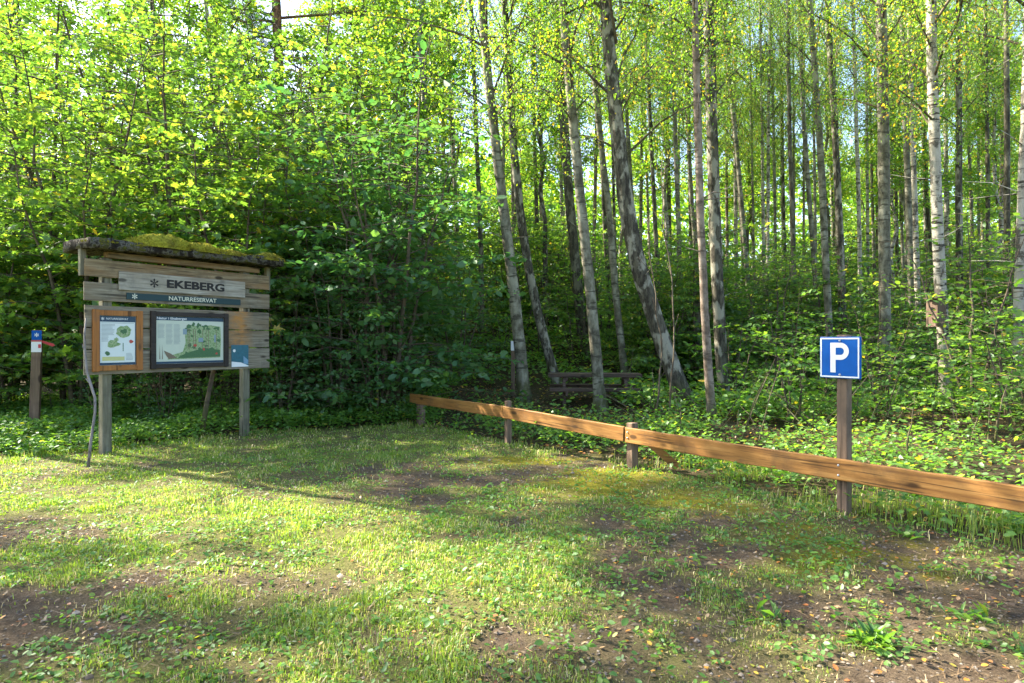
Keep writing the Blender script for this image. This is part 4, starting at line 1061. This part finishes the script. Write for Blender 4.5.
mb = MB(); r = random.Random(2)
for i in range(14): rect(mb, a0 + .03, a0 + .03 + (Wd * (.36 if i < 9 else .2)) * r.uniform(.8, 1), c1 - .125 - i * .018, c1 - .119 - i * .018, y_ - .002)
for i in range(6): rect(mb, a0 + Wd * .72, a0 + Wd * (.72 + .2 * r.uniform(.7, 1)), c0 + .07 + i * .018, c0 + .076 + i * .018, y_ - .002)
rect(mb, a0 + .03, a1 - .03, c1 - .103, c1 - .098, y_ - .002)
obj('printed_text', mb.mesh('printed_text'), M['ink'], fr)
mb = MB(); blob(mb, a0 + Wd * .66, c0 + Hd * .68, Wd * .21, Hd * .13, y_ - .003, 16, .15, 1); blob(mb, a0 + Wd * .38, c0 + Hd * .43, Wd * .16, Hd * .085, y_ - .003, 12, .3, 2); blob(mb, a0 + Wd * .46, c0 + Hd * .52, Wd * .06, Hd * .04, y_ - .0036, 12, .3, 3)
obj('printed_map', mb.mesh('printed_map'), M['pgreen'], fr)
mb = MB(); blob(mb, a0 + Wd * .22, c0 + Hd * .24, Wd * .07, Hd * .04, y_ - .003, 10, .3, 4); blob(mb, a0 + Wd * .66, c0 + Hd * .68, Wd * .08, Hd * .05, y_ - .0042, 10, .4, 5); rect(mb, a0 + Wd * .63, a0 + Wd * .65, c0 + Hd * .28, c0 + Hd * .45, y_ - .003)
obj('printed_drawing', mb.mesh('printed_drawing'), M['pgreen2'], fr)
mb = MB(); blob(mb, a0 + Wd * .86, c0 + Hd * .48, Wd * .06, Hd * .035, y_ - .003, 7, .4, 6); obj('printed_drawing', mb.mesh('printed_drawing'), M['pred'], fr)
mb = MB(); rect(mb, a0 + Wd * .08, a0 + Wd * .68, c0 + Hd * .09, c0 + Hd * .17, y_ - .0025); obj('printed_bar', mb.mesh('printed_bar'), M['pyellow'], fr)
# wide poster
x0, _ = bu(148.5, 340); x1, _ = bu(226, 340); zt, zb = 2.055, 1.19
fr2 = obj('poster_frame', frame(x0, x1, zb, zt, .075, -.034, -.08).mesh('poster_frame'), M['frame_dk'], board); fr2['label'] = 'dark stained wooden poster frame'
a0, a1, c0, c1 = x0 + .078, x1 - .078, zb + .073, zt - .073; Wd, Hd = a1 - a0, c1 - c0; y_ = -.048
obj('poster', MB().box((a0, y_, c0), (a1, -.034, c1)).mesh('poster'), M['paper2'], fr2)
for za, zb_ in ((c1 - .062, c1 - .002), (c0 + .002, c0 + .035)):
    mb = MB(); rect(mb, a0 + .003, a1 - .003, za, zb_, y_ - .0015); obj('printed_band', mb.mesh('printed_band'), M['navy'], fr2)
lettering(fr2, 'Natur i Ekeberget', .05, a0 + .015, y_ - .003, c1 - .033, M['white'], Wd * .42, .0008, 'LEFT', 'heading', .0008)
mb = MB(); r = random.Random(6)
for cxx in (0, 1, 2):
    for i in range(17):
        if i > 11 and cxx == 0: continue
        xs = a0 + Wd * (.03 + .11 * cxx); rect(mb, xs, xs + Wd * .095 * r.uniform(.8, 1), c1 - .125 - i * .0185, c1 - .119 - i * .0185, y_ - .002)
obj('printed_text', mb.mesh('printed_text'), M['ink'], fr2)
mb = MB()
mb.poly([(a0 + Wd * fx, y_ - .002, c0 + Hd * fz) for fx, fz in [(.16, .09), (.55, .10), (.95, .11), (.96, .5), (.95, .80), (.8, .83), (.62, .80), (.48, .83), (.40, .74), (.42, .45), (.38, .25), (.22, .18)]])
obj('printed_scene', mb.mesh('printed_scene'), M['pgreen'], fr2)
mb = MB(); r = random.Random(8)
for i in range(34): blob(mb, a0 + Wd * r.uniform(.42, .94), c0 + Hd * (r.uniform(.66, .86) if i < 20 else r.uniform(.15, .6)), Wd * r.uniform(.015, .04), Hd * r.uniform(.02, .05), y_ - .003 - i * .00002, 8, .4, i)
mb.poly([(a0 + Wd * fx, y_ - .0026, c0 + Hd * fz) for fx, fz in [(.3, .11), (.6, .12), (.95, .13), (.94, .28), (.7, .33), (.5, .25), (.35, .17)]])
obj('printed_foliage', mb.mesh('printed_foliage'), M['pgreen2'], fr2)
mb = MB()
for i, fx in enumerate([.45, .475, .53, .56, .67, .72, .76, .88]): rect(mb, a0 + Wd * fx, a0 + Wd * (fx + .008), c0 + Hd * .3, c0 + Hd * .74, y_ - .004)
for fx in (.05, .085): mb.poly([(a0 + Wd * fx, y_ - .004, c0 + Hd * .1), (a0 + Wd * (fx + .012), y_ - .004, c0 + Hd * .1), (a0 + Wd * (fx + .004), y_ - .004, c0 + Hd * .42)])
mb.poly([(a0 + Wd * fx, y_ - .0035, c0 + Hd * fz) for fx, fz in [(.11, .28), (.2, .22), (.3, .12), (.18, .1), (.14, .18)]])
obj('printed_trunks', mb.mesh('printed_trunks'), M['pbrown'], fr2)
mb = MB(); blob(mb, a0 + Wd * .56, c0 + Hd * .385, Wd * .028, Hd * .03, y_ - .0045, 9, .3, 1); blob(mb, a0 + Wd * .69, c0 + Hd * .30, Wd * .016, Hd * .03, y_ - .0045, 9, .3, 2); blob(mb, a0 + Wd * .89, c0 + Hd * .2, Wd * .02, Hd * .025, y_ - .0045, 9, .3, 3)
obj('printed_drawing', mb.mesh('printed_drawing'), M['pred'], fr2)
for xa, xb, za, zb_ in ((.61, .68, .46, .55), (.38, .435, .62, .74), (.85, .875, .45, .62)):
    mb = MB(); rect(mb, a0 + Wd * xa, a0 + Wd * xb, c0 + Hd * za, c0 + Hd * zb_, y_ - .0048); obj('printed_picture', mb.mesh('printed_picture'), M['pblue'], fr2)
# blue leaflet pinned on the lower right planks
x0, zt = bu(230, 345); x1, zb = bu(247, 366.5)
lf = obj('leaflet', MB().box((x0, -.040, zb), (x1, -.0335, zt)).mesh('leaflet'), M['dot_blue'], board)
w_ = x1 - x0; h_ = zt - zb
mb = MB(); mb.poly([(x0 + .002, -.0415, zb + .002), (x1 - .002, -.0415, zb + .002), (x1 - .002, -.0415, zb + h_ * .05), (x0 + w_ * .55, -.0415, zb + h_ * .2), (x0 + .002, -.0415, zb + h_ * .25)]); obj('leaflet_print', mb.mesh('leaflet_print'), M['white'], lf)
mb = MB(); blob(mb, x0 + w_ * .16, zt - h_ * .26, w_ * .08, w_ * .08, -.0415, 10, .05); obj('printed_emblem', mb.mesh('printed_emblem'), M['white'], lf)
mb = MB(); mb.poly([(x0 + w_ * .7, -.0415, zb + h_ * .12), (x1 - .004, -.0415, zb + h_ * .12), (x1 - .004, -.0415, zb + h_ * .3), (x0 + w_ * .7, -.0415, zb + h_ * .5)])
obj('leaflet_print', mb.mesh('leaflet_print'), M['pviolet'], lf)

# stick leaning on the board
a = at(88, 468, 8.08); g0 = hz(a.x, 8.1)
stick = empty('dead_stick', (a.x, 8.1, g0), 0, 'crooked grey stick leaning against the left end of the information board', 'stick')
pts = [at(px, py, yy) - stick.location for px, py, yy in [(88, 467, 8.12), (91, 440, 8.2), (95, 412, 8.3), (95, 398, 8.35), (91, 385, 8.4), (87, 372, 8.45), (85, 352, 8.5), (84.5, 335, 8.55), (86, 318, 8.6)]]
pts[0].z = -.02
mb = MB().tube(pts, [.018, .016, .015, .016, .018, .016, .014, .012, .008], 8, .10)
mb.tube([pts[4], pts[4] + Vector((-.07, 0, .09))], [.012, .006], 5); mb.tube([pts[6], pts[6] + Vector((-.05, .02, .10))], [.010, .005], 5)
obj('stick', mb.mesh('stick'), M['stickwood'], stick)
# dark dead branch propped behind the board's right half
wb = PL.xy + ax_ * 1.66 + Vector((-ax_.y, ax_.x)) * .45
br = empty('dead_branch', (wb.x, wb.y, hz(wb.x, wb.y)), 0, 'dark slanting branch seen under the right half of the information board', 'branch')
obj('branch', MB().tube([(0, 0, -.05), (.08, .05, .6), (.19, .1, 1.25), (.23, .12, 1.9)], [.045, .04, .035, .03], 8, .06).mesh('branch'), M['twig'], br)

# ------------------------------------------------------------------ trail post
a = at(36.5, 432, 11.0); a.z = hz(a.x, 11.0)
tp = empty('trail_post', a, math.radians(24), 'wooden trail marker post with blue and white plates and a red pointer', 'trail post')
H_ = at(38, 330, 11).z - a.z
mb = MB().beam((-.04, 0, -.3), (.02, 0, H_), .135, .135, (0, 1, 0)); obj('post', mb.mesh('post'), M['post_brown'], tp)
zt = H_ - .01
bp = obj('plate', MB().box((-.052, -.076, zt - .16), (.092, -.0685, zt)).mesh('plate'), M['blue'], tp); bp['label'] = 'blue plate with white emblem'
emblem(bp, .02, -.0765, zt - .075, .036, M['white'])
wp = obj('plate', MB().box((-.058, -.0755, zt - .37), (.086, -.0685, zt - .165)).mesh('plate'), M['white'], tp); wp['label'] = 'white plate with a red mark'
obj('printed_mark', MB().box((-.057, -.078, zt - .19), (.085, -.0758, zt - .166)).box((.04, -.078, zt - .30), (.08, -.0758, zt - .235)).mesh('printed_mark'), M['arrowred'], wp)
obj('pointer', MB().add([(.08, -.05, zt - .165), (.08, -.05, zt - .205), (.24, -.05, zt - .275), (.275, -.05, zt - .255), (.25, -.05, zt - .225),
                         (.08, -.035, zt - .165), (.08, -.035, zt - .205), (.24, -.035, zt - .275), (.275, -.035, zt - .255), (.25, -.035, zt - .225)],
                        [(0, 1, 2, 3, 4), (9, 8, 7, 6, 5)] + [(i, i + 5, (i + 1) % 5 + 5, (i + 1) % 5) for i in range(5)]).mesh('pointer'), M['arrowred'], tp)

# small marker post uphill left of the table
Yk = 16.0; a = at(513, 388, Yk); a.z = hz(a.x, Yk)
mk_ = empty('marker_post', a, 0, 'thin brown stake with a small white top left of the picnic table', 'stake')
ht = at(511, 341, Yk).z - a.z
obj('stake', MB().box((-.05, -.05, -.2), (.05, .05, ht - .24), 0, .006).mesh('stake'), M['post_brown'], mk_)
obj('plate', MB().box((-.055, -.055, ht - .24), (.055, .055, ht), 0, .004).mesh('plate'), M['white'], mk_)

# ------------------------------------------------------------------ fence
P0 = Vector((3.06, 5.88)); P1 = Vector((1.54, 8.19)); P2 = Vector((-.06, 9.94)); P3 = Vector((-1.75, 12.3))
P9 = P0 + (P0 - P1).normalized() * 3.0
fence = empty('low_fence', (P1.x, P1.y, 0), 0, 'low wooden parking barrier with one long orange brown rail', 'fence')
def rail(a, b, za, zb, h, name='rail'):
    """a plank standing on edge between two ground points, in its own axes"""
    d = b - a; Ln = d.length; ang = math.atan2(d.y, d.x); pit = math.atan2(zb - za, Ln)
    random.seed(int(Ln * 100)); mb = MB()
    nseg = int(Ln / .16) + 2; vs = []; fs = []; lt = math.hypot(Ln, zb - za); rr_ = random.Random(int(Ln * 37))
    ph1 = rr_.uniform(0, 6); c_ = .007
    for i in range(nseg + 1):
        xx = lt * i / nseg; dy = .006 * math.sin(xx * 1.3 + ph1); dz = .005 * math.sin(xx * .9 + ph1 * 2); q1, q2 = rr_.uniform(-.003, .003), rr_.uniform(-.003, .003)
        for yy, zz in ((-.024, -h / 2 + c_), (-.024 + c_, -h / 2), (.024 - c_, -h / 2), (.024, -h / 2 + c_), (.024, h / 2 - c_), (.024 - c_, h / 2), (-.024 + c_, h / 2), (-.024, h / 2 - c_)):
            vs.append((xx, yy + dy, zz + dz + (q1 if zz > 0 else q2)))
    for i in range(nseg):
        for k in range(8): fs.append((i * 8 + k, i * 8 + (k + 1) % 8, i * 8 + 8 + (k + 1) % 8, i * 8 + 8 + k))
    fs += [tuple(range(8)), tuple(range(nseg * 8, nseg * 8 + 8))[::-1]]
    mb.add(vs, [f[::-1] for f in fs])
    o = obj(name, mb.mesh(name), M['rail'], fence)
    o.location = (a.x - P1.x, a.y - P1.y, za); o.rotation_euler = (0, -pit, ang)
    return o
nrm = Vector((-.835, -.55))      # towards the clearing
off = nrm * .085
zr = {0: .43, 1: .415, 2: .515, 3: .50}
J = P1 + off + (P0 - P1).normalized() * -.03
rail(P9 + off, J, zr[0] + (zr[0] - zr[1]) * 1.1, zr[1], .192)
L3 = P3 + (P3 - P2).normalized() * .25
rail(J + (P2 - P1).normalized() * .02, P2 + off, zr[1], zr[2], .186)
rail(P2 + off + (P3 - P2).normalized() * .006, L3 + off, zr[2], zr[3], .18)
for p, top, w in ((P1, .56, .11), (P2, .68, .085), (P3, .55, .13)):
    g0 = hz(p.x, p.y); o = obj('post', MB().box((-w / 2, -w / 2, g0 - .3), (w / 2, w / 2, top), 0, .008).mesh('post'), M['post_brown'], fence, (p.x - P1.x, p.y - P1.y, 0), (0, 0, math.atan2(P0.y - P1.y, P0.x - P1.x)))
b0 = P1 + (P0 - P1).normalized() * .14 - nrm * .02; b1 = b0 - nrm * .35 + (P0 - P1).normalized() * .28
obj('brace', MB().beam((b0.x - P1.x, b0.y - P1.y, .42), (b1.x - P1.x, b1.y - P1.y, .02), .04, .10).mesh('brace'), M['rail'], fence)
def bolt(parent, pos, n, name='bolt'):
    nn = Vector((n.x, n.y, 0)); p = Vector(pos)
    obj(name, MB().tube([p, p + nn * .008], [.011, .009], 8).mesh(name), M['steel'], parent)
fd = (P0 - P1).normalized()
for q, z in ((.025, .45), (.025, .38)):
    p = P1 + off + fd * q + nrm * .0245 - P1; bolt(fence, (p.x, p.y, z), nrm)
for z in (.475, .385):
    p = P0 + off + nrm * .0245 - P1; bolt(fence, (p.x, p.y, z), nrm)

# ------------------------------------------------------------------ parking sign
g0 = hz(P0.x, P0.y)
ps = empty('parking_sign', (P0.x, P0.y, g0), math.atan2(fd.y, fd.x), 'blue square parking sign with white letter on a brown wooden post', 'road sign')
obj('post', MB().box((-.05, -.055, -.4), (.05, .03, 1.66 - g0), 0, .007).mesh('post'), M['post_brown'], ps)
zc = at(840, 357.5, 5.88).z - g0; hs = .19; xo = .0
plate = obj('sign_plate', MB().box((xo - hs - .004, -.086, zc - hs), (xo + hs - .004, -.062, zc + hs), 0, .006).mesh('sign_plate'), M['blue'], ps)
mb = MB(); q = hs - .009; w = .013; cxs = xo - .004
for (xa, xb, za, zb) in ((-q, q, q - w, q), (-q, q, -q, -q + w), (-q, -q + w, -q + w, q - w), (q - w, q, -q + w, q - w)):
    rect(mb, cxs + xa, cxs + xb, zc + za, zc + zb, -.0885)
obj('border', mb.mesh('border'), M['white'], plate)
for zz_ in (zc + .155, zc - .155): bolt(ps, (0, -.0868, zz_), Vector((0, -1)))
# letter P with its own outline
mb = MB(); out = []; sz = .272; wv = .05; zb = zc - sz / 2 ; xl = cxs - .085
rect(mb, xl, xl + wv, zb, zb + sz, -.0885)
rr = .078; cz_ = zb + sz - rr; xc = xl + .095
for i in range(16):
    a1_ = math.pi / 2 - math.pi * i / 16; a2_ = math.pi / 2 - math.pi * (i + 1) / 16
    mb.poly([(xc + rr * math.cos(a1_), -.0885, cz_ + rr * math.sin(a1_)), (xc + (rr - .045) * math.cos(a1_), -.0885, cz_ + (rr - .045) * math.sin(a1_)),
             (xc + (rr - .045) * math.cos(a2_), -.0885, cz_ + (rr - .045) * math.sin(a2_)), (xc + rr * math.cos(a2_), -.0885, cz_ + rr * math.sin(a2_))])
rect(mb, xl + wv, xc, cz_ + rr - .045, cz_ + rr, -.0885); rect(mb, xl + wv, xc, cz_ - rr, cz_ - rr + .045, -.0885)
obj('letter', mb.mesh('letter'), M['white'], plate)

# ------------------------------------------------------------------ picnic table
Yt = 15.4; c = at(594, 400, Yt); gz = hz(c.x, Yt)
pt = empty('picnic_table', (c.x, Yt, gz - .04), math.radians(-4), 'dark weathered picnic table with fixed benches half hidden by a trunk', 'picnic table')
mb = MB()
for i in range(5): mb.box((-1.1, -.38 + i * .155, .685), (1.1, -.38 + i * .155 + .145, .765), 0, .004)
obj('tabletop', mb.mesh('tabletop'), M['table'], pt)
for sgn in (-1, 1):
    mb = MB()
    for i in range(2): mb.box((-1.06, sgn * .68 - .14 + i * .145, .385), (1.06, sgn * .68 - .14 + i * .145 + .135, .455), 0, .004)
    obj('bench_seat', mb.mesh('bench_seat'), M['table'], pt)
for x in (-.72, .72):
    for sgn in (-1, 1): obj('leg', MB().beam((x, sgn * .62, -.1), (x, sgn * .25, .68), .07, .14, (0, 1, 0)).mesh('leg'), M['table'], pt)
    obj('crossbar', MB().box((x + .03, -.82, .29), (x + .085, .82, .383)).box((x + .03, -.36, .60), (x + .085, .36, .683)).mesh('crossbar'), M['table'], pt)

# ------------------------------------------------------------------ nest box on the white birch
Yb = 14.18; c = at(936, 312, Yb)
nb = empty('nest_box', (c.x, Yb, at(934, 327, Yb).z), math.radians(-70), 'brown wooden nest box fixed to the white birch trunk', 'nest box')
hb = 33 * Yb / F
obj('box', MB().box((-.135, -.13, .0), (.135, .14, hb - .1), 0, .005).mesh('box'), M['boxwood'], nb)
obj('roof', MB().add([(-.165, -.19, hb - .11), (.165, -.19, hb - .11), (.15, .16, hb - .085), (-.15, .16, hb - .085), (-.165, -.19, hb - .085), (.165, -.19, hb - .085), (.15, .16, hb - .05), (-.15, .16, hb - .05)],
                     [(3, 2, 1, 0), (4, 5, 6, 7), (0, 1, 5, 4), (1, 2, 6, 5), (2, 3, 7, 6), (3, 0, 4, 7)]).mesh('roof'), M['table'], nb)
obj('entry_hole', MB().poly([(.035 * math.cos(t_), -.1315, hb * .55 + .035 * math.sin(t_)) for t_ in np.linspace(0, 6.283, 16, endpoint=False)]).mesh('entry_hole'), M['hole'], nb)

# ------------------------------------------------------------------ camera, light, world
cam = bpy.data.cameras.new('camera'); cam.sensor_width = 36; cam.lens = 36 * F / 1024; cam.clip_end = 2000; cam.clip_start = .05
co = bpy.data.objects.new('camera', cam); COL.objects.link(co); co.location = (0, 0, CAMZ); co.rotation_euler = (math.pi / 2, 0, 0); S.camera = co

EL = math.radians(40); sd = Vector((-.90, .43)).normalized()
sun_dir = Vector((sd.x * math.cos(EL), sd.y * math.cos(EL), math.sin(EL)))
sl = bpy.data.lights.new('sun', 'SUN'); sl.energy = 5.0; sl.angle = math.radians(.5); sl.color = (1, .90, .73)
so = bpy.data.objects.new('sun', sl); COL.objects.link(so); so.rotation_euler = (-sun_dir).to_track_quat('-Z', 'Y').to_euler(); so.location = (-20, 10, 30)
W = bpy.data.worlds.new('World'); S.world = W; W.use_nodes = True; nt = W.node_tree
sky = nt.nodes.new('ShaderNodeTexSky'); sky.sky_type = 'NISHITA'; sky.sun_disc = False; sky.sun_elevation = EL
sky.sun_rotation = math.atan2(sd.x, sd.y); sky.air_density = 1.0; sky.dust_density = 2.0; sky.ozone_density = 1.0
bg = nt.nodes['Background']; bg.inputs[1].default_value = .11
nt.links.new(sky.outputs[0], bg.inputs[0])
S.view_settings.view_transform = 'Standard'; S.view_settings.look = 'None'; S.view_settings.exposure = 2.4; S.view_settings.gamma = 1.0
S.render.engine = 'CYCLES'
cy = S.cycles; cy.max_bounces = 9; cy.diffuse_bounces = 7; cy.transmission_bounces = 8; cy.glossy_bounces = 2; cy.use_denoising = True
try: cy.denoiser = 'OPENIMAGEDENOISE'
except Exception: pass
cy.sample_clamp_indirect = 6; cy.caustics_reflective = False; cy.caustics_refractive = False
